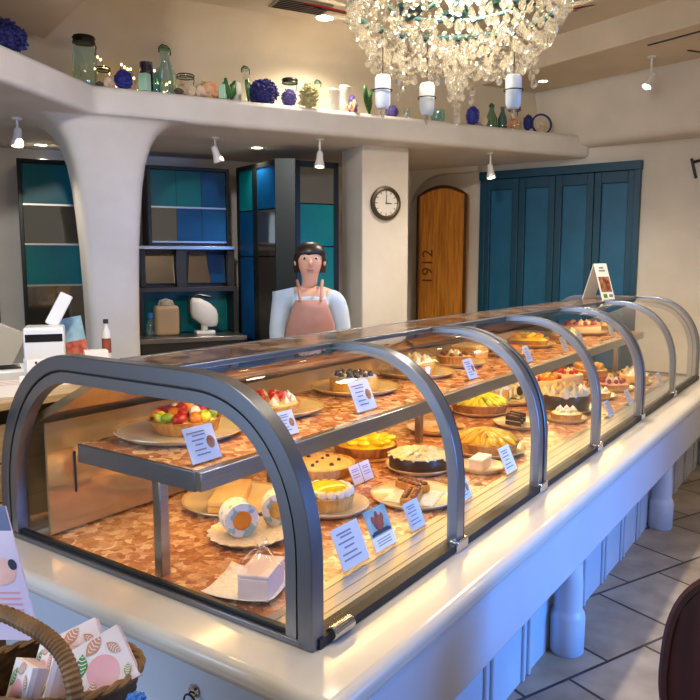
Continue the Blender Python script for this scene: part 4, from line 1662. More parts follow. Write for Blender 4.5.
for i in range(6):
    a = 2 * math.pi * i / 6 + .2
    b = MB()
    b.tube([(.012 * math.cos(a), .012 * math.sin(a), .08), (.10 * math.cos(a), .10 * math.sin(a), .04), (.20 * math.cos(a), .20 * math.sin(a), .03), (.29 * math.cos(a), .29 * math.sin(a), .012)], .006, 'teal_metal')
    b.build('arm', CH)
for i in range(6):
    a = 2 * math.pi * i / 6 + .5
    c = (.155 * math.cos(a), .155 * math.sin(a))
    b = MB()
    b.lathe([(0, .028), (.034, .034), (.040, .042), (0, .042)], 'teal_metal', (c[0], c[1], 0), 16)
    cupo = b.build('bulb_cup', CH)
    b = MB()
    b.lathe([(0, .042), (.012, .044), (.020, .07), (.016, .095), (.004, .118), (0, .12)], 'bulb_glow', (c[0], c[1], 0), 14)
    b.build('bulb', CH)
# crown of upright glass leaves around the rim, every third one dark red
for i in range(30):
    a = 2 * math.pi * i / 30
    b = MB()
    tilt = R(74)
    m4 = Matrix.Translation((.30 * math.cos(a), .30 * math.sin(a), .02)) @ Matrix.Rotation(a, 4, 'Z') @ Matrix.Rotation(tilt, 4, 'Y')
    red = i % 3 == 0
    L = .17 if red else .13
    b.lathe([(0, 0), (.009, .02), (.013, L * .55), (.006, L * .9), (0, L)], 'red_crystal' if red else 'crystal', seg=6, mat4=m4 @ Matrix.Diagonal((.45, 1.0, 1, 1)))
    o = b.build('crown_leaf', CH, smooth=0)
    if red:
        o['label'] = 'dark red glass leaf'

drops = []   # (x, y, z, length, width)
tiers = [(.300, .012, 50, .034, .012), (.297, -.008, 50, .036, .013), (.285, -.026, 48, .036, .013), (.266, -.060, 44, .038, .013), (.240, -.092, 40, .038, .0135), (.20, -.118, 34, .038, .0135), (.152, -.136, 26, .036, .013), (.10, -.135, 18, .036, .012), (.232, .008, 40, .03, .011), (.18, -.02, 32, .03, .011), (.13, -.05, 24, .03, .011)]
for (r, z, n, L, w) in tiers:
    n, L, w = int(n * 1.45), L * .78, w * .76
    for i in range(n):
        a = 2 * math.pi * (i + rnd.uniform(-.25, .25)) / n + z * 9
        sag = .014 * math.cos(a * 6)
        drops.append((r * math.cos(a), r * math.sin(a), z + sag + rnd.uniform(-.008, .008), L * rnd.uniform(.85, 1.15), w))
for i in range(9):       # central tail
    for k_ in range(5 if i < 6 else 2):
        a = 2 * math.pi * k_ / 5 + i * .6
        rr = max(.036 - .004 * i, .004)
        drops.append((rr * math.cos(a), rr * math.sin(a), -.10 - .022 * i, .034, .0095))
for i in range(6):      # small bunches under the bowl
    a = 2 * math.pi * i / 6 + .25
    for k_ in range(4):
        drops.append((.235 * math.cos(a) + rnd.uniform(-.02, .02), .235 * math.sin(a) + rnd.uniform(-.02, .02), -.105 - .022 * k_, .032, .010))


def add_drop(bm_, d):
    x, y, z, L, w = d
    q = Matrix.Translation((x, y, z)) @ Euler((rnd.uniform(-.25, .25), rnd.uniform(-.25, .25), rnd.uniform(0, 6))).to_matrix().to_4x4()
    bm_.lathe([(0, 0), (w * .55, -L * .22), (w, -L * .58), (w * .8, -L * .82), (0, -L)], 'crystal', seg=6, mat4=q)


cam_dir = Vector((CAM[0] - CC.x, CAM[1] - CC.y, 0)).normalized()
drops.sort(key=lambda d: -(d[0] * cam_dir.x + d[1] * cam_dir.y))
for d in drops[:100]:
    b = MB()
    add_drop(b, d)
    b.build('crystal_drop', CH, smooth=0)
b = MB()
for d in drops[100:]:
    add_drop(b, d)
o = b.build('crystal_drops', CH, smooth=0)
o['kind'] = 'stuff'
b = MB()
for (r, z, n, L, w) in tiers[:8]:
    m_ = n * 2
    for i in range(m_):
        a = 2 * math.pi * i / m_ + z * 9
        b.lathe([(0, -.006), (.006, 0), (0, .006)], 'crystal', (r * math.cos(a), r * math.sin(a), z + .014 * math.cos(a * 6) + .005), 6)
o = b.build('bead_chains', CH, smooth=0)
o['kind'] = 'stuff'
for (px_, py_) in ((-.15, .145), (.0, .09), (.055, -.15)):
    b = MB()
    b.lathe([(0, -.272), (.015, -.270), (.021, -.258), (.022, -.19), (.018, -.182), (0, -.182)], 'candle_tube', (px_, py_, 0), 18)
    tb = b.build('glass_tube', CH, smooth=50)
    b = MB()
    b.tube([(px_ + .026 * math.cos(q), py_ + .026 * math.sin(q), -.222) for q in [2 * math.pi * k / 16 for k in range(16)]], .0018, 'wire', 6, closed=True)
    b.tube([(px_, py_, -.182), (px_, py_, -.06)], .0015, 'wire', 6)
    b.build('wire_collar', tb)
    b = MB()
    b.lathe([(0, -.271), (.008, -.282), (0, -.300)], 'crystal', (px_, py_, 0), 6)
    b.build('finial_drop', tb, smooth=0)

# ================================================================== THINGS ON THE LEDGE
def led(px, back=.10):
    """point on the ledge top behind the fascia edge at image column px"""
    # intersect sight column with the ledge front line, then step back
    a = (px - 350) / F
    c = .352
    dx, dy = FWD[0] + a * RGT[0] + c * UPV[0], FWD[1] + a * RGT[1] + c * UPV[1]
    # follow the sight column, not the wall normal, so a thing keeps its neighbours
    for (o_, d_, lo, hi) in ((KN, U, 0, 9), (KN, LD, 0, 9)):
        q = o_ + NB * back if d_ is U else o_ + Vector((-.408, .913, 0)) * back
        # solve CAM + t*dir = q + s*d
        det = dx * (-d_.y) + dy * d_.x
        t = ((q.x - CAM[0]) * (-d_.y) + (q.y - CAM[1]) * d_.x) / det
        s2 = (dx * (q.y - CAM[1]) - dy * (q.x - CAM[0])) / det
        if s2 >= lo - .05:
            return Vector((CAM[0] + t * dx, CAM[1] + t * dy, LEDGE_TOP)), t / 1.0
    return Vector((CAM[0] + t * dx, CAM[1] + t * dy, LEDGE_TOP)), t


def bottle(px, h, r, label, m='clear', stopper=True, back=.12, neck=.35, filled=None, group=None):
    p, _ = led(px, back)
    t = thing('glass_bottle', label, 'bottle', p, group=group)
    b = MB()
    b.lathe([(0, 0), (r * .95, 0), (r, .01), (r * .98, h * .45), (r * .5, h * .72), (r * neck, h * .80), (r * neck, h * .92), (r * neck * 1.25, h * .93), (r * neck * 1.25, h * .97), (r * neck, h * .97)], m, seg=24)
    b.build('glass_body', t, smooth=50)
    if stopper:
        b = MB()
        b.lathe([(0, h * .95), (r * neck * .9, h * .95), (r * neck * 1.3, h * .985), (r * neck * .9, h * 1.03), (0, h * 1.04)], 'green_glass', seg=16)
        b.build('stopper', t, smooth=50)
        b = MB()
        q = r * neck * 1.5
        b.tube([(-q, 0, h * .88), (-q * 1.1, 0, h * .98), (-q * .5, 0, h * 1.06), (q * .5, 0, h * 1.06), (q * 1.1, 0, h * .98), (q, 0, h * .88)], .004, 'wire', 6)
        b.build('wire_bail', t)
    if filled:
        b = MB()
        b.lathe([(0, .004), (r * .9, .004), (r * .92, h * .4), (0, h * .4)], filled, seg=20)
        b.build('contents', t)
    return t


def jar(px, h, r, label, lid='wire', m='clear', back=.12, filled=None):
    p, _ = led(px, back)
    t = thing('glass_jar', label, 'jar', p)
    b = MB()
    b.lathe([(0, 0), (r * .95, 0), (r, .01), (r, h * .66), (r * .78, h * .80), (r * .78, h * .88), (r * .72, h * .88)], m, seg=26)
    b.build('glass_body', t, smooth=50)
    b = MB()
    b.lathe([(0, h * .87), (r * .86, h * .87), (r * .88, h * .90), (r * .86, h * .99), (r * .6, h), (0, h)], m if lid == 'glass' else 'wire', seg=24)
    b.build('lid', t, smooth=50)
    b = MB()
    for z in (h * .86, h * .95):
        b.tube([(r * .9 * math.cos(a), r * .9 * math.sin(a), z) for a in [2 * math.pi * k / 20 for k in range(20)]], .004, 'wire', 6, closed=True)
    b.tube([(r * .9, 0, h * .95), (r * 1.2, 0, h * .84), (r * 1.05, 0, h * .66)], .004, 'wire', 6)
    b.build('wire_clip', t)
    if filled:
        b = MB()
        for i in range(26):
            a, q = rnd.uniform(0, 6.28), rnd.uniform(0, r * .7)
            b.ell((q * math.cos(a), q * math.sin(a), .02 + rnd.uniform(0, h * .5)), (.02, .02, .016), filled, 8, 5)
        b.build('contents', t)
    return t


def flowers(px, r, label, m, back=.12, h=None, name='hydrangea'):
    p, _ = led(px, back)
    t = thing(name, label, 'flower', p)
    h = h or r
    b = MB()
    b.ell((0, 0, h * .72), (r * .80, r * .80, h * .70), m, 16, 8)
    n = 130
    for i in range(n):
        cz = 1 - 1.75 * (i + .5) / n
        sz, ph = math.sqrt(max(0, 1 - cz * cz)), i * 2.39996 + rnd.uniform(-.2, .2)
        k_ = rnd.uniform(.84, 1.0)
        c = Vector((r * k_ * sz * math.cos(ph), r * k_ * sz * math.sin(ph), max(h * .74 + h * .78 * k_ * cz, .014)))
        q = r * rnd.uniform(.10, .19)
        e = Euler((rnd.uniform(-.8, .8), rnd.uniform(-.8, .8), rnd.uniform(0, 6)))
        for e2 in (0, R(90)):
            b.ell(c, (q * 1.25, q * .5, q * .55), m, 6, 4, Euler((e.x, e.y, e.z + e2)))
    b.build('flower_head', t, smooth=0)
    return t


def shell(px, s, label, m='shell', back=.06, rot=0):
    p, _ = led(px, back)
    t = thing('seashell', label, 'seashell', p, rot)
    b = MB()
    rings = []
    n = 34
    for i in range(n + 1):
        f = i / n
        a = f * 3.4 * 2 * math.pi
        R0 = s * .52 * (1 - f) ** 1.2
        c = Vector((R0 * .55 * math.cos(a), s * .9 * f - s * .3, s * .5 + R0 * .55 * math.sin(a)))
        rr = max(R0 * .62, .001)
        rings.append([c + Vector((rr * math.cos(q), rr * .5 * math.sin(q * 2) * .3, rr * math.sin(q))) for q in [2 * math.pi * k / 10 for k in range(10)]])
    b.loft(rings, m)
    o = b.build('whorl', t, smooth=70)
    zmin = min(v.co.z for v in o.data.vertices)
    for v in o.data.vertices:
        v.co.z -= zmin
    return t


def candle(px, w, h, label, m, square=True, back=.05):
    p, _ = led(px, back)
    t = thing('candle', label, 'candle', p, R(20))
    b = MB()
    if square:
        b.box((0, 0, h / 2), (w, w, h), m)
    else:
        b.lathe([(0, 0), (w / 2, 0), (w / 2, h), (0, h - .004)], m, seg=22)
    b.build('wax', t, bevel=.004)
    b = MB()
    b.cyl((0, 0, h - .002), (0, 0, h + .012), .002, 'ink_dark', seg=6)
    b.build('wick', t)
    return t


def leaf(px, s, label, back=.05, rot=0):
    p, _ = led(px, back)
    t = thing('leaf_sprig', label, 'leaf', p, rot)
    for i, (dx, tl) in enumerate(((-.25, -.35), (.2, .3))):
        b = MB()
        k = b.mi('leaf')
        prev = None
        for j in range(8):
            f = j / 7
            w = s * .32 * math.sin(math.pi * min(f * 1.02 + .03, 1)) + .001
            c = Vector((dx * s * f + tl * s * f * f * .4, 0, s * 1.05 * f + .001))
            row = [b.bm.verts.new(c + Vector((-w, .012 * f, 0))), b.bm.verts.new(c + Vector((0, -.01, 0))), b.bm.verts.new(c + Vector((w, .012 * f, 0)))]
            if prev:
                b.face([prev[0], prev[1], row[1], row[0]], k)
                b.face([prev[1], prev[2], row[2], row[1]], k)
            prev = row
        o = b.build('leaf', t, smooth=60)
        s_ = o.modifiers.new('s', 'SOLIDIFY')
        s_.thickness = .002
    return t


def pebble(px, s, label, back=.05, m='stone'):
    p, _ = led(px, back)
    b = MB()
    b.ell((0, 0, s * .55), (s, s * .8, s * .55), m, 18, 10)
    return tag(b.build('pebble', None, loc=p, smooth=80), label, 'pebble')


def vase(px, h, r, label, m, back=.12):
    p, _ = led(px, back)
    t = thing('glass_vase', label, 'vase', p)
    b = MB()
    b.lathe([(0, 0), (r * .8, 0), (r * .9, .01), (r, h * .5), (r * .95, h), (r * .88, h), (r * .9, h * .5), (r * .75, .02), (0, .018)], m, seg=24)
    b.build('vase_body', t, smooth=60)
    return t


flowers(7, .11, 'dark blue hydrangea head at the far left end of the ledge', 'hydrangea_dark', .10)
jar(86, .30, .075, 'large aqua clip-top jar at the knee of the ledge', 'wire', 'aqua_glass', .06, )
pebble(100, .028, 'dark green pebble right of the large aqua jar', .05)
jar(104, .16, .05, 'small wire-necked jar behind the dark green pebble', 'glass', 'clear', .20)
shell(108, .07, 'cream shell left of the small blue hydrangea', 'shell', .06)
flowers(124, .056, 'small blue hydrangea head among cream shells', 'hydrangea', .09, .085)
shell(136, .055, 'cream shell right of the small blue hydrangea', 'shell', .05, .8)
candle(145, .06, .11, 'mint green cube candle before the cobalt vase', 'candle_green')
vase(147, .21, .045, 'cobalt blue glass vase behind the mint candle', 'cobalt_glass', .16)
vase(156, .15, .045, 'ribbed aqua glass tumbler right of the cobalt vase', 'aqua_glass', .16)
bottle(166, .31, .075, 'tall aqua swing-top bottle with conical body', 'aqua_glass', True, .13, .42)
pebble(179, .036, 'dark flat pebble beside the tall aqua bottle', .04)
jar(186, .17, .065, 'squat clear jar of shells right of the tall aqua bottle', 'glass', 'clear', .18, 'shell')
shell(190, .075, 'small cream shell in front of the squat jar', 'shell', .05, 2)
for i, (px, s, lab) in enumerate(((199, .075, 'pale shell left of the big spiral conch'), (207, .05, 'rosy shell nestled before the dried posy'), (214, .14, 'big pinkish spiral conch on the ledge'))):
    shell(px, s, lab, 'shell' if i < 2 else 'shell_orange', .05 if i < 2 else .13, i * 1.3)
flowers(204, .055, 'dried yellow posy behind the pale shells', 'dry_flower', .25, .10, 'dried_posy')
flowers(225, .05, 'violet flower head tucked right of the conch', 'purple', .22, .10)
candle(223, .045, .095, 'mint candle in front of the violet flower', 'candle_green', True, .04)
candle(235, .07, .14, 'frosted white pillar candle left of the clear bottle', 'candle_white', True, .15)
leaf(231, .13, 'green leaf pair before the frosted pillar candle', .04)
bottle(246, .28, .058, 'slim clear swing-top bottle above the green leaves', 'clear', True, .27, .45)
leaf(248, .13, 'green leaf pair leaning on the slim clear bottle', .04, .6)
flowers(263, .105, 'big navy hydrangea head in the middle of the ledge', 'hydrangea_dark', .12, .12)
flowers(289, .055, 'violet blue hydrangea right of the big navy head', 'purple', .08, .085)
jar(290, .23, .065, 'clear jar with dark metal lid behind the violet hydrangea', 'wire', 'clear', .20)
shell(299, .05, 'cream shell below the dark lidded jar', 'shell', .03, .4)
bottle(318, .24, .06, 'clear bottle wreathed with dried yellow flowers', 'clear', True, .24, .40)
flowers(309, .07, 'dried yellow bunch leaning before the wreathed bottle', 'dry_flower', .06, .12, 'dried_posy')


def coral(px, h, label, back=.1, tilt=.0):
    p, _ = led(px, back)
    b = MB()
    rings = []
    for i in range(8):
        f = i / 7
        w = .034 + .014 * f + .004 * math.sin(f * 9)
        rings.append([(w * math.cos(a) * (1 + .12 * math.cos(3 * a + f * 3)) + tilt * f * h, w * .75 * math.sin(a), h * f) for a in [2 * math.pi * k / 14 for k in range(14)]])
    b.loft(rings, 'coral')
    o = b.build('coral_branch', None, smooth=60, loc=p, bevel=.006)
    return tag(o, label, 'coral')


coral(335, .165, 'shorter white coral pillar with rough top', .10, -.08)
coral(344, .21, 'taller white coral pillar with rough top', .14, .05)
flowers(352, .045, 'tiny violet flower between coral and orange shell', 'purple', .26, .12)
shell(351, .10, 'orange shell lying at the foot of the taller coral', 'shell_orange', .05, .9)
leaf(369, .19, 'broad green leaf pair left of the chandelier tubes', .06, .2)
flowers(392, .05, 'dark violet flower behind the chandelier tube', 'purple', .08, .06)
vase(407, .09, .05, 'low clear bowl behind the chandelier tail', 'clear', .10)
vase(438, .10, .06, 'low aqua bowl left of the cobalt flowers', 'aqua_glass', .10)
flowers(473, .055, 'upright cobalt blue flower spike near the right end', 'hydrangea', .08, .105)
shell(484, .075, 'white shell right of the cobalt flower spike', 'shell', .05, 1.2)
bottle(492, .20, .05, 'dark green bottle near the right end of the ledge', 'green_glass', True, .14, .4)
bottle(503, .19, .040, 'teal bottle right of the dark green bottle', 'teal_bottle', False, .10, .4)
jar(515, .20, .058, 'clear jar of coloured shells under the right chandelier tube', 'glass', 'clear', .12, 'shell_orange')
shell(509, .05, 'orange shell left of the jar of coloured shells', 'shell_orange', .02, .3)
flowers(529, .042, 'small navy flower beside the dark wreath', 'hydrangea_dark', .05, .09)
p, _ = led(545, .12)
t = thing('wire_wreath', 'dark wreath ring standing at the right end of the ledge', 'wreath', (p.x, p.y, LEDGE_TOP), math.atan2(U.y, U.x))
b = MB()
b.tube([(.085 * math.cos(a) * 1.25, .03, .0915 + .082 * math.sin(a)) for a in [2 * math.pi * k / 28 for k in range(28)]], .009, 'hydrangea_dark', 8, closed=True)
b.build('ring', t)
b = MB()
for i in range(40):
    a = rnd.uniform(0, 6.28)
    q = rnd.uniform(0, .07)
    b.ell((q * 1.2 * math.cos(a), .03 + rnd.uniform(-.01, .01), .085 + q * math.sin(a) * .9), (.009, .006, .009), 'shell', 8, 5)
b.build('shell_fill', t)
# string of fairy lights behind the left bottles
p1, _ = led(96, .26)
t = thing('fairy_lights', 'string of tiny warm fairy lights behind the left bottles', 'string lights', p1)
pts = []
for i in range(26):
    f = i / 25
    q, _ = led(96 + 74 * f, .27)
    pts.append(Vector((q.x - p1.x, q.y - p1.y, .12 + .07 * math.sin(f * 19) + .03 * math.sin(f * 41) + .04 * (1 - f))))
pts = [Vector((pts[0].x, pts[0].y, .002))] + pts + [Vector((pts[-1].x, pts[-1].y, .002))]
b = MB()
b.tube(pts, .0018, 'wire', 5)
b.build('cord', t)
for q in pts[1:-1]:
    b = MB()
    b.ell(q, (.007, .007, .009), 'fairy_glow', 8, 6)
    b.build('bulb', t)

# ================================================================== STAFF COUNTER AND TILL
t = thing('staff_counter', 'pale plank fronted service counter left of the pastry case', 'counter', (0, 0, 0))
b = MB()
b.box((.18, 1.76, 1.055), (1.5, .70, .03), 'wood_counter')
b.build('counter_top', t, bevel=.004)
b = MB()
b.box((.18, 1.78, .52), (1.44, .62, 1.04), 'dark_wood')
b.build('carcass', t)
for i in range(7):
    b = MB()
    b.box((.18, 1.462, .075 + .14 * i), (1.46, .018, .134), 'wood_counter')
    b.build('plank', t, bevel=.004)
CT = 1.0702


def con(px, y):
    p = at(px, 380, y=y)
    return Vector((p.x, y, CT))


FC = R(215)     # turned toward the customer
t = thing('receipt_printer', 'white receipt printer with raised lid on the staff counter', 'printer', con(47, 1.86), R(-35))
b = MB()
b.box((0, 0, .105), (.16, .15, .21), 'plastic_white')
b.build('housing', t, bevel=.012, bseg=3)
b = MB()
b.box((0, -.0755, .165), (.145, .004, .032), 'black_gloss')
b.build('paper_slot', t)
b = MB()
b.box((.06, .04, .275), (.055, .02, .15), 'plastic_white', Euler((0, R(28), 0)))
b.build('raised_lid', t, bevel=.006)
t = thing('till_screen', 'beige backed till screen leaning left on the staff counter', 'till', con(4, 2.04), R(-30))
b = MB()
b.box((0, 0, .012), (.14, .12, .024), 'plastic_grey')
b.build('foot', t, bevel=.005)
b = MB()
b.box((0, 0, .125), (.15, .022, .17), 'plastic_grey', Euler((0, R(26), 0)))
b.build('screen_back', t, bevel=.006)
b = MB()
b.box((0, .012, .125), (.13, .004, .15), 'screen_dark', Euler((0, R(26), 0)))
b.build('screen', t)
t = thing('card_terminal', 'grey card terminal in front of the till screen', 'card reader', con(12, 1.74), R(-20))
b = MB()
b.box((0, 0, .045), (.13, .09, .05), 'plastic_white', Euler((R(12), 0, 0)))
b.box((0, 0, .012), (.11, .08, .024), 'black_gloss')
b.build('terminal_body', t, bevel=.008)
b = MB()
b.box((-.01, -.012, .0735), (.08, .04, .003), 'screen_dark', Euler((R(12), 0, 0)))
b.build('display', t)
t = thing('tissue_box', 'white paper box with black dots in front of the receipt printer', 'box', con(48, 1.60), R(-18))
b = MB()
b.box((0, 0, .055), (.16, .06, .11), 'paper')
for i in range(5):
    for j in range(2):
        b.box((-.06 + .03 * i + .012 * j, -.0305, .075 + .022 * j), (.008, .002, .010), 'ink_dark')
b.build('carton', t, bevel=.002)
t = thing('leaflet_stand', 'leaning leaflet with blue sky and red fruit beside the column', 'leaflet', con(76, 1.90), R(-40))
b = MB()
b.xf(Matrix.Identity(4))
b.box((0, 0, .11), (.13, .004, .22), 'paper')
b.box((0, -.0028, .165), (.13, .002, .11), 'flyer_blue')
b.box((0, -.0028, .056), (.13, .002, .108), 'flyer_red')
b.xf(Matrix.Translation((0, .006, .016)) @ Matrix.Rotation(R(-10), 4, 'Y') @ Matrix.Rotation(R(-14), 4, 'X'))
b.build('leaflet', t)
b = MB()
b.box((0, .05, .05), (.08, .004, .11), 'acrylic', Euler((R(18), 0, 0)))
b.build('stay', t)
t = thing('small_carton', 'low cream carton at the foot of the column', 'box', con(97, 1.80), R(-30))
b = MB()
b.box((0, 0, .045), (.10, .07, .09), 'paper')
b.build('carton', t, bevel=.003)
t = thing('spray_bottle', 'slim white bottle with a brown label in front of the column', 'bottle', con(108, 1.95), R(-40))
b = MB()
b.lathe([(0, 0), (.020, 0), (.021, .004), (.021, .15), (.009, .17), (.009, .19), (0, .19)], 'plastic_white', seg=18)
b.build('bottle_body', t)
b = MB()
b.lathe([(.0213, .05), (.0213, .12)], 'ink_red', seg=18)
b.build('paper_label', t)
b = MB()
b.lathe([(0, .19), (.012, .19), (.012, .21), (0, .21)], 'ink_dark', seg=14)
b.build('cap', t)
t = thing('note_pad', 'stack of white printed order sheets at the edge of the staff counter', 'paper', con(2, 1.56), R(-25))
b = MB()
b.box((0, 0, .02), (.19, .14, .04), 'paper')
for i in range(3):
    b.box((0, -.04 + .035 * i, .0405), (.14, .006, .001), 'ink_pink')
b.build('sheets', t, bevel=.003)
t = thing('folded_note', 'small folded note standing behind the order sheets', 'note', con(30, 1.48), R(-25))
b = MB()
b.box((0, -.012, .035), (.07, .002, .072), 'paper', Euler((R(-18), 0, 0)))
b.box((0, .012, .035), (.07, .002, .072), 'paper', Euler((R(18), 0, 0)))
b.build('card', t)

# ================================================================== PERSON BEHIND THE CASE
def skin(name, verts, edges, mats, parent=None, sub=2, root=0):
    me = bpy.data.meshes.new(name)
    me.from_pydata([v[0] for v in verts], edges, [])
    o = bpy.data.objects.new(name, me)
    COL.objects.link(o)
    o.modifiers.new('skin', 'SKIN').use_smooth_shade = True
    sk = me.skin_vertices[0].data
    for i, v in enumerate(verts):
        r = v[1]
        sk[i].radius = (r, r) if not isinstance(r, tuple) else r
        sk[i].use_root = (i == root)
    s_ = o.modifiers.new('sub', 'SUBSURF')
    s_.levels = sub
    s_.render_levels = sub
    dg = bpy.context.evaluated_depsgraph_get()
    dg.update()
    m2 = bpy.data.meshes.new_from_object(o.evaluated_get(dg))
    bpy.data.objects.remove(o)
    m2.materials.clear()
    for m in mats:
        m2.materials.append(M[m])
    for p in m2.polygons:
        p.use_smooth = True
        p.material_index = 0
    return m2


def limbs(g):
    """skeleton of a woman leaning a little over the counter; g widens it for clothes"""
    V_ = [((0, 0, .93), .130 + g), ((.0, 0, 1.06), .112 + g), ((.02, 0, 1.20), .118 + g), ((.035, 0, 1.33), .088 + g),
          ((.045, 0, 1.40), .050 + g * .5), ((.06, 0, 1.46), .046), ((.07, 0, 1.52), .074), ((.078, 0, 1.58), .084), ((.072, 0, 1.63), .066)]
    E_ = [(0, 1), (1, 2), (2, 3), (3, 4), (4, 5), (5, 6), (6, 7), (7, 8)]
    for s in (1, -1):
        k = len(V_)
        V_ += [((.03, .10 * s, 1.345), .058 + g), ((.03, .165 * s, 1.325), .052 + g), ((.05, .20 * s, 1.09), .038 + g * .6), ((.20, .15 * s, .985), .028 + g * .5)]
        E_ += [(3, k), (k, k + 1), (k + 1, k + 2), (k + 2, k + 3)]
    for s in (1, -1):
        k = len(V_)
        V_ += [((.0, .095 * s, .82), .090 + g), ((.01, .10 * s, .48), .058 + g), ((-.01, .10 * s, .10), .040 + g)]
        E_ += [(0, k), (k, k + 1), (k + 1, k + 2)]
    return V_, E_


PR = thing('person', 'person in a pale blue top and dusty pink apron working behind the pastry case', 'person', (2.20, 1.74, 0), R(220))
V_, E_ = limbs(0)
for s, k in ((1, 9), (-1, 13)):       # hands: palm and five fingers
    w = k + 3
    p = len(V_)
    V_.append(((.265, .135 * s, .965), .026))
    E_.append((w, p))
    for i, (dy, L) in enumerate(((.024, .060), (.009, .068), (-.006, .064), (-.020, .052))):
        q = len(V_)
        y = .135 * s + dy * s
        V_.append(((.292, y, .960), .010))
        V_.append(((.292 + L * .6, y - .003 * s, .948), .009))
        V_.append(((.292 + L, y - .006 * s, .925), .0075))
        E_ += [(p, q), (q, q + 1), (q + 1, q + 2)]
    q = len(V_)
    V_.append(((.262, .135 * s - .032 * s, .955), .011))
    V_.append(((.292, .135 * s - .050 * s, .945), .009))
    E_ += [(p, q), (q, q + 1)]
for s, k in ((1, 17), (-1, 20)):     # feet
    q = len(V_)
    V_.append(((.06, .105 * s, .045), .040))
    V_.append(((.15, .115 * s, .030), .028))
    E_ += [(k + 2, q), (q, q + 1)]
bodym = skin('body', V_, E_, ['skin', 'lips'])
bm_ = bmesh.new()
bm_.from_mesh(bodym)
tmp = MB()
tmp.bm.free()
tmp.bm = bm_
tmp.mats = ['skin']
tmp.ell((.158, 0, 1.548), (.018, .014, .022), 'skin', 10, 6)           # nose
for s in (1, -1):
    tmp.ell((.070, .086 * s, 1.555), (.018, .010, .028), 'skin', 10, 6)   # ears
tmp.ell((.148, 0, 1.506), (.010, .024, .006), 'lips', 10, 6)
bm_.to_mesh(bodym)
bm_.free()
for p in bodym.polygons:
    p.use_smooth = True
bo = bpy.data.objects.new('body', bodym)
COL.objects.link(bo)
bo.parent = PR
for s in (1, -1):
    b = MB()
    b.ell((.142, .034 * s, 1.572), (.011, .012, .007), 'eye_white', 10, 6)
    b.ell((.151, .034 * s, 1.571), (.006, .007, .007), 'eye', 10, 6)
    b.build('eye', PR)
b = MB()     # hair: cap with fringe and a low bun
rings = []
for i in range(9):
    f = i / 8
    ph = math.pi * .5 * f
    z = 1.562 + .104 * math.sin(ph)
    rad = math.cos(ph)
    rings.append([(.064 + (.098 if math.cos(a) < 0 else .090) * max(rad, .02) * math.cos(a), .098 * max(rad, .02) * math.sin(a), z + (.034 if math.cos(a) > .3 else 0) * (1 - f) - (.075 if math.cos(a) < -.1 else 0) * (1 - f)) for a in [2 * math.pi * k / 28 for k in range(28)]])
b.loft(rings, 'hair')
b.ell((-.045, 0, 1.52), (.045, .05, .045), 'hair', 14, 8)
b.build('hair', PR, smooth=70)
# clothes
V2, E2 = limbs(.024)
keep = [0, 1, 2, 3, 4, 9, 10, 11, 12, 13, 14, 15, 16]
mp_ = {k: i for i, k in enumerate(keep)}
Vs = [V2[k] for k in keep]
Vs[4] = ((.043, 0, 1.392), .066)
sm = skin('shirt', Vs, [(mp_[a], mp_[c]) for a, c in E2 if a in mp_ and c in mp_], ['shirt'])
o = bpy.data.objects.new('shirt', sm)
COL.objects.link(o)
o.parent = PR
keep = [0, 17, 18, 19, 20, 21, 22]
mp_ = {k: i for i, k in enumerate(keep)}
Vs = [V2[k] for k in keep]
Vs[0] = (Vs[0][0], .146)
sm = skin('trousers', Vs, [(mp_[a], mp_[c]) for a, c in E2 if a in mp_ and c in mp_], ['trousers'])
o = bpy.data.objects.new('trousers', sm)
COL.objects.link(o)
o.parent = PR
b = MB()
rows = []
for z, w, off, rr in ((.50, 1.35, .0, .185), (.80, 1.35, .0, .178), (.95, 1.30, 0, .168), (1.06, 1.2, .0, .158), (1.18, .95, .02, .160), (1.28, .75, .03, .148), (1.33, .62, .036, .136)):
    rows.append([(off + rr * math.cos(a), rr * 1.08 * math.sin(a), z) for a in [-w + 2 * w * k / 16 for k in range(17)]])
b.loft(rows, 'apron', closed=False, cap=False)
o = b.build('apron', PR, smooth=70)
s_ = o.modifiers.new('s', 'SOLIDIFY')
s_.thickness = .004
s_.offset = 1
for s in (1, -1):
    b = MB()
    b.tube([(.165, .06 * s, 1.325), (.125, .066 * s, 1.405), (.04, .075 * s, 1.44), (-.05, .06 * s, 1.36), (-.10, .02 * s, 1.25)], .009, 'apron')
    b.build('apron_strap', PR)

# ================================================================== FRONT LEFT: BASKETS, BOXES, POSTER
def dep(px, py, d):
    a = (px - 350) / F
    b_ = -(py - 350) / F
    return Vector([CAM[i] + d * (FWD[i] + a * RGT[i] + b_ * UPV[i]) for i in range(3)])


t = thing('side_table', 'small round table holding the wicker basket', 'table', (-.70, .24, 0))
b = MB()
b.lathe([(0, .66), (.34, .66), (.345, .67), (.34, .69), (0, .69)], 'wood_red', seg=40)
b.build('table_top', t)
b = MB()
b.lathe([(0, .02), (.03, .02), (.025, .4), (.04, .66), (0, .66)], 'wood_red', seg=20)
b.build('pedestal', t)
b = MB()
b.lathe([(0, 0), (.18, 0), (.18, .012), (.04, .02), (0, .02)], 'wood_red', seg=32)
b.build('base', t)
TT = .6904


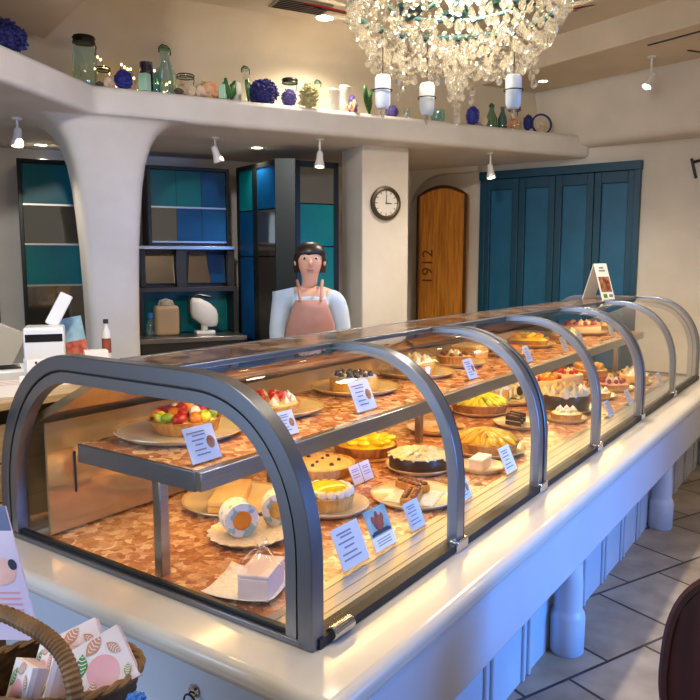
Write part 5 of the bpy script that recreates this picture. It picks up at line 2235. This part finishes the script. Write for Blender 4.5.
def basket(loc, rx, ry, h, rot, label, handle=None):
    t = thing('wicker_basket', label, 'basket', loc, rot)
    b = MB()
    n = 72
    rows = []
    nr = int(h / .008)
    for j in range(nr + 1):
        f = j / nr
        z = .004 + (h - .004) * f
        fl = .86 + .14 * f
        rows.append([((rx * fl + .0022 * math.cos(k * math.pi * .5 * 1.0 + j * math.pi)) * math.cos(2 * math.pi * k / n), (ry * fl + .0022 * math.cos(k * math.pi * .5 + j * math.pi)) * math.sin(2 * math.pi * k / n), z) for k in range(n)])
    inner = [[(p[0] * .965, p[1] * .965, p[2]) for p in r] for r in rows[::-1]]
    b.loft(rows + inner, 'wicker_dark', cap=False)
    b.lathe([(0, .004), (1, .004), (1, .010), (0, .010)], 'wicker_dark', seg=40, mat4=Matrix.Diagonal((rx * .85, ry * .85, 1, 1)))
    b.build('woven_side', t, smooth=50)
    b = MB()
    for q in range(2):
        pts = [((rx + .002) * math.cos(a) + .004 * math.cos(a * 14 + q * math.pi) * math.cos(a), (ry + .002) * math.sin(a) + .004 * math.cos(a * 14 + q * math.pi) * math.sin(a), h + .003 * math.sin(a * 14 + q * math.pi)) for a in [2 * math.pi * k / 160 for k in range(160)]]
        b.tube(pts, .006, 'wicker', 6, closed=True)
    b.build('braided_rim', t)
    if handle:
        a0, hh = handle
        pts = []
        for i in range(41):
            f = i / 40
            ang = math.pi * f
            e = math.cos(ang)
            pts.append(Vector((rx * math.cos(a0) * e, ry * math.sin(a0) * e, h * .8 + hh * abs(math.sin(ang)) ** .75)))
        b = MB()
        rr = [.0105 + .0012 * (i % 2) for i in range(len(pts) * 4)]
        fine = []
        for i in range(len(pts) - 1):
            for q in range(4):
                fine.append(pts[i].lerp(pts[i + 1], q / 4))
        b.tube(fine, .011, 'wicker', 10, rr=rr[:len(fine)])
        b.build('wrapped_handle', t)
    return t


bc = (dep(140, 674, 1.30) + dep(-24, 674, 1.34)) / 2
bc.z = TT
bk = basket(bc, .148, .105, .125, R(-55), 'brown wicker basket with arched handle holding pink gift boxes')
hp = [dep(*q) - bc for q in ((80, 735, 1.12), (76, 700, 1.12), (70, 670, 1.13), (60, 650, 1.145), (46, 636, 1.16), (26, 624, 1.18), (0, 613, 1.21), (-40, 610, 1.26), (-80, 625, 1.30), (-105, 660, 1.34), (-112, 720, 1.36))]
fine = []
for i in range(len(hp) - 1):
    a0, a1, a2, a3 = hp[max(i - 1, 0)], hp[i], hp[i + 1], hp[min(i + 2, len(hp) - 1)]
    for q in range(10):
        f = q / 10
        fine.append(.5 * ((2 * a1) + (a2 - a0) * f + (2 * a0 - 5 * a1 + 4 * a2 - a3) * f * f + (3 * a1 - a0 - 3 * a2 + a3) * f ** 3))
rz = Matrix.Rotation(R(55), 3, 'Z')
b = MB()
b.tube([rz @ q for q in fine], .013, 'wicker', 12, rr=[.0125 + .0016 * (i % 2) for i in range(len(fine))])
b.build('wrapped_handle', bk, smooth=20)

def gift_box(c, roll, lean, label, big=.092, th=.034, head=0.0):
    """flat square box with a printed lid, standing on a corner among its neighbours"""
    t = thing('gift_box', label, 'gift box', c)
    b = MB()
    h = big / 2
    b.box((0, 0, 0), (big, big, th), 'box_side')
    b.box((0, 0, th / 2 - .004), (big * 1.004, big * 1.004, .010), 'box_white')
    z = th / 2 + .0013
    def disc(x, y, r, m, n=24, sq=1.0, ang=0):
        b.poly([(x + (r * math.cos(a) * math.cos(ang) - r * sq * math.sin(a) * math.sin(ang)), y + (r * math.cos(a) * math.sin(ang) + r * sq * math.sin(a) * math.cos(ang)), z) for a in [2 * math.pi * k / n for k in range(n)]], m)
    disc(-.002, -.012, .029, 'peach')
    z += .0003
    def leafp(x, y, L, ang, m, veins=5):
        nonlocal z
        pts = []
        for i in range(9):
            f = i / 8
            pts.append((f * L, .26 * L * math.sin(math.pi * f)))
        pts += [(f * L, -.26 * L * math.sin(math.pi * f)) for f in [i / 8 for i in range(7, 0, -1)]]
        b.poly([(x + p * math.cos(ang) - q * math.sin(ang), y + p * math.sin(ang) + q * math.cos(ang), z) for p, q in pts], m)
        z += .0002
        for i in range(veins):
            f = .18 + .64 * i / (veins - 1)
            for s in (1, -1):
                w = .22 * L * math.sin(math.pi * f)
                q0, q1 = (f * L, 0), (f * L + .10 * L, s * w)
                quad = [(q0[0], -.0004 * s), (q1[0], q1[1]), (q1[0] + .0016, q1[1]), (q0[0] + .0022, .0)]
                b.poly([(x + p * math.cos(ang) - q * math.sin(ang), y + p * math.sin(ang) + q * math.cos(ang), z) for p, q in quad], 'box_white')
        z += .0001
    leafp(-.040, -.002, .040, R(62), 'leaf_print')
    leafp(-.018, .026, .040, R(28), 'leaf_print2')
    leafp(.022, .030, .030, R(-60), 'leaf_print2')
    leafp(-.040, -.040, .028, R(50), 'leaf_print2')
    leafp(.030, -.040, .024, R(60), 'leaf_print3')
    o = b.build('carton', t, smooth=0, bevel=0)
    n = Vector((math.cos(head) * math.cos(lean), math.sin(head) * math.cos(lean), math.sin(lean)))
    x = Vector((0, 0, 1)).cross(n).normalized()
    y = n.cross(x)
    x2 = x * math.cos(roll) + y * math.sin(roll)
    y2 = -x * math.sin(roll) + y * math.cos(roll)
    t.matrix_world = Matrix(((x2.x, y2.x, n.x, c.x), (x2.y, y2.y, n.y, c.y), (x2.z, y2.z, n.z, c.z), (0, 0, 0, 1)))
    return t


HB = math.pi + YAW + R(6)
gift_box(dep(104, 665, 1.305), R(28), R(30), 'front gift box with a large pink peach and green leaf in the basket', .098, .036, HB)
gift_box(dep(80, 655, 1.375), R(24), R(30), 'gift box with tan leaves behind the front peach box', .098, .036, HB)
gift_box(dep(52, 671, 1.315), R(20), R(24), 'gift box left of the peach box, half behind the basket handle', .09, .036, HB + R(-62))
gift_box(dep(28, 690, 1.29), R(12), R(22), 'leftmost pink gift box leaning at the basket side', .09, .036, HB + R(-58))
t = thing('ribbon_bow', 'small blue ribbon rosette on the right side of the wicker basket', 'ribbon', dep(136, 698, 1.21))
b = MB()
for i in range(7):
    a = 2 * math.pi * i / 7
    b.ell((.009 * math.cos(a), .009 * math.sin(a), 0), (.009, .006, .006), 'blue_ribbon', 10, 6, Euler((0, 0, a)))
b.ell((0, 0, .003), (.006, .006, .006), 'blue_ribbon', 10, 6)
b.build('bow', t)

t = thing('peach_poster', 'mauve poster card with a peach picture standing at the left edge', 'poster')
tr_, br_ = dep(5, 506, 1.70), dep(38, 632, 1.66)
ph = Vector((RGT[0], RGT[1], 0)).normalized()
upd = (tr_ - br_)
L = upd.length
upd.normalize()
# straight down to the table
nrm = ph.cross(upd).normalized()
wdt = .24
b = MB()


def quad(x0, x1, y0, y1, m, off):
    # x measured to the left of the right edge, y up from the bottom edge
    b.poly([br_ - ph * x0 + upd * y0 + nrm * off, br_ - ph * x1 + upd * y0 + nrm * off, br_ - ph * x1 + upd * y1 + nrm * off, br_ - ph * x0 + upd * y1 + nrm * off], m)


k = b.mi('poster_mauve')
ext = (br_.z - TT - .001) / upd.z
cs = [br_ - upd * ext, br_ - ph * wdt - upd * ext, br_ - ph * wdt + upd * L, br_ + upd * L]
f0 = [b.bm.verts.new(c) for c in cs]
f1 = [b.bm.verts.new(c - nrm * .006) for c in cs]
b.face(f0, k)
b.face(f1[::-1], k)
for i in range(4):
    j = (i + 1) % 4
    b.face([f0[i], f0[j], f1[j], f1[i]], k)
quad(.0, wdt, L * .80, L, 'poster_blue', .0006)
quad(.0, wdt, L * .40, L * .80, 'poster_mauve', .0006)
cc_ = br_ - ph * .055 + upd * L * .48 + nrm * .0012
b.poly([cc_ + ph * .042 * math.cos(a) + upd * .034 * math.sin(a) for a in [2 * math.pi * q / 28 for q in range(28)]], 'poster_peach')
cc_ = br_ - ph * .018 + upd * L * .53 + nrm * .0016
b.poly([cc_ + ph * .010 * math.cos(a) + upd * .013 * math.sin(a) for a in [2 * math.pi * q / 16 for q in range(16)]], 'ink_navy')
for i in range(4):
    quad(.018, .12 + .02 * (i % 2), L * (.30 - .045 * i), L * (.30 - .045 * i) + .004, 'ink_pink', .0012)
b.build('poster_board', t, smooth=0)
b = MB()
e0 = br_ - ph * wdt * .5 - nrm * .006 + upd * L * .6
foot = e0 - nrm * .10
foot.z = TT + .001
b.tube([e0, foot], .004, 'wire', 6)
b.build('easel_leg', t)

# ================================================================== CHAIR
t = thing('balloon_back_chair', 'dark wine brown chair with a rounded back at the right edge', 'chair', (.60, -.86, 0), R(-25))
b = MB()
pts = []
for i in range(60):
    a = 2 * math.pi * i / 60
    c, s = math.cos(a), math.sin(a)
    pts.append((.235 * math.copysign(abs(c) ** .75, c), .545 + .26 * math.copysign(abs(s) ** .75, s)))
lean_ = .10
f0 = [(.0 + lean_ * (z - .42), y, z) for y, z in pts]
b.loft([[(p[0] - .012 + .05 * (p[1] / .235) ** 2 * -1, p[1], p[2]) for p in f0], [(p[0] + .012 - .05 * (p[1] / .235) ** 2, p[1], p[2]) for p in f0]], 'wood_red')
b.build('back_panel', t, smooth=60)
b = MB()
b.tube([(p[0] - .05 * (p[1] / .235) ** 2, p[1], p[2]) for p in f0], .017, 'wood_red', 8, closed=True)
b.build('back_rim', t)
b = MB()
b.lathe([(0, .40), (.20, .40), (.225, .42), (.22, .45), (0, .465)], 'wood_red', (.24, 0, 0), 36)
b.build('seat', t, smooth=50)
for (x, y) in ((.10, .15), (.10, -.15), (.38, .14), (.38, -.14)):
    b = MB()
    b.cyl((x + (x - .24) * .3, y * 1.2, 0), (x, y, .405), .015, 'wood_red', .02)
    b.build('leg', t)

# ================================================================== LIGHT
W = bpy.data.worlds.new('world')
S.world = W
W.use_nodes = True
bg = W.node_tree.nodes['Background']
bg.inputs[0].default_value = (1.0, .93, .84, 1)
bg.inputs[1].default_value = 0.26


def area(loc, aim, sx, sy, power, col):
    d = bpy.data.lights.new('area', 'AREA')
    d.shape = 'RECTANGLE'
    d.size, d.size_y = sx, sy
    d.energy = power
    d.color = col
    o = bpy.data.objects.new('area_light', d)
    COL.objects.link(o)
    o.location = loc
    o.rotation_euler = (Vector(aim) - Vector(loc)).to_track_quat('-Z', 'Y').to_euler()
    return o


def point(loc, power, col, r=.04):
    d = bpy.data.lights.new('lamp', 'POINT')
    d.energy = power
    d.color = col
    d.shadow_soft_size = r
    o = bpy.data.objects.new('lamp_light', d)
    COL.objects.link(o)
    o.location = loc


def spotl(loc, aim, power, col, ang=90, blend=.6, r=.04):
    d = bpy.data.lights.new('spot', 'SPOT')
    d.energy = power
    d.color = col
    d.spot_size = R(ang)
    d.spot_blend = blend
    d.shadow_soft_size = r
    o = bpy.data.objects.new('spot_light', d)
    COL.objects.link(o)
    o.location = loc
    o.rotation_euler = (Vector(aim) - Vector(loc)).to_track_quat('-Z', 'Y').to_euler()


WARM = (1, .82, .6)
# daylight through the shop front, then an unseen bluish fill added at left
area((1.7, -3.7, 1.25), (1.3, 0, .35), 1.7, 1.7, 36, (.05, .30, 1.0)).data.spread = R(65)
area((-3.4, 1.5, 1.5), (0, .4, .8), 2.0, 1.8, 34, (.42, .64, 1.0)).data.spread = R(110)
# chandelier bulbs
for i in range(3):
    a = 2 * math.pi * i / 3
    point((CC.x + .12 * math.cos(a), CC.y + .12 * math.sin(a), 2.34), 13, WARM, .05)
# ceiling lamps
for l, e_ in (((3.161, 2.34, 3.26), 70), ((1.2, -1.3, 3.26), 40), ((-1.0, .2, 3.2), 100), ((3.2, .6, 3.26), 300), ((3.4, -1.4, 3.05), 45)):
    spotl(l, (l[0], l[1], 0), e_, (1, .87, .70), 130, .8, .08)
for l, aim in (((1.458, 3.50, 2.33), (1.2, 3.3, 0)), ((2.74, 3.0, 2.33), (2.9, 2.9, 0)), ((3.19, 2.42, 2.3), (3.0, 2.3, 0)), ((4.60, 1.66, 2.3), (4.5, 1.4, 0)), ((4.70, .47, 2.88), (4.0, .8, .6)), ((2.163, 4.40, 2.44), (2.16, 4.3, 0)), ((3.25, 3.10, 2.44), (3.2, 3.0, 0))):
    spotl(l, aim, 40, (1, .86, .68), 110, .8, .03)

# unseen fill spot added to brighten the ledge and the columns
spotl((-.7, -.1, 3.2), (2.4, 2.6, 1.9), 235, (1, .93, .86), 95, .8, .12)

V = S.view_settings
V.view_transform = 'Standard'
V.look = 'None'
V.exposure = 0.14
V.gamma = 1.0
V.use_curve_mapping = False
S.display_settings.display_device = 'sRGB'
S.cycles.max_bounces = 12
S.cycles.transparent_max_bounces = 24
S.cycles.transmission_bounces = 10
S.cycles.sample_clamp_indirect = 4.0
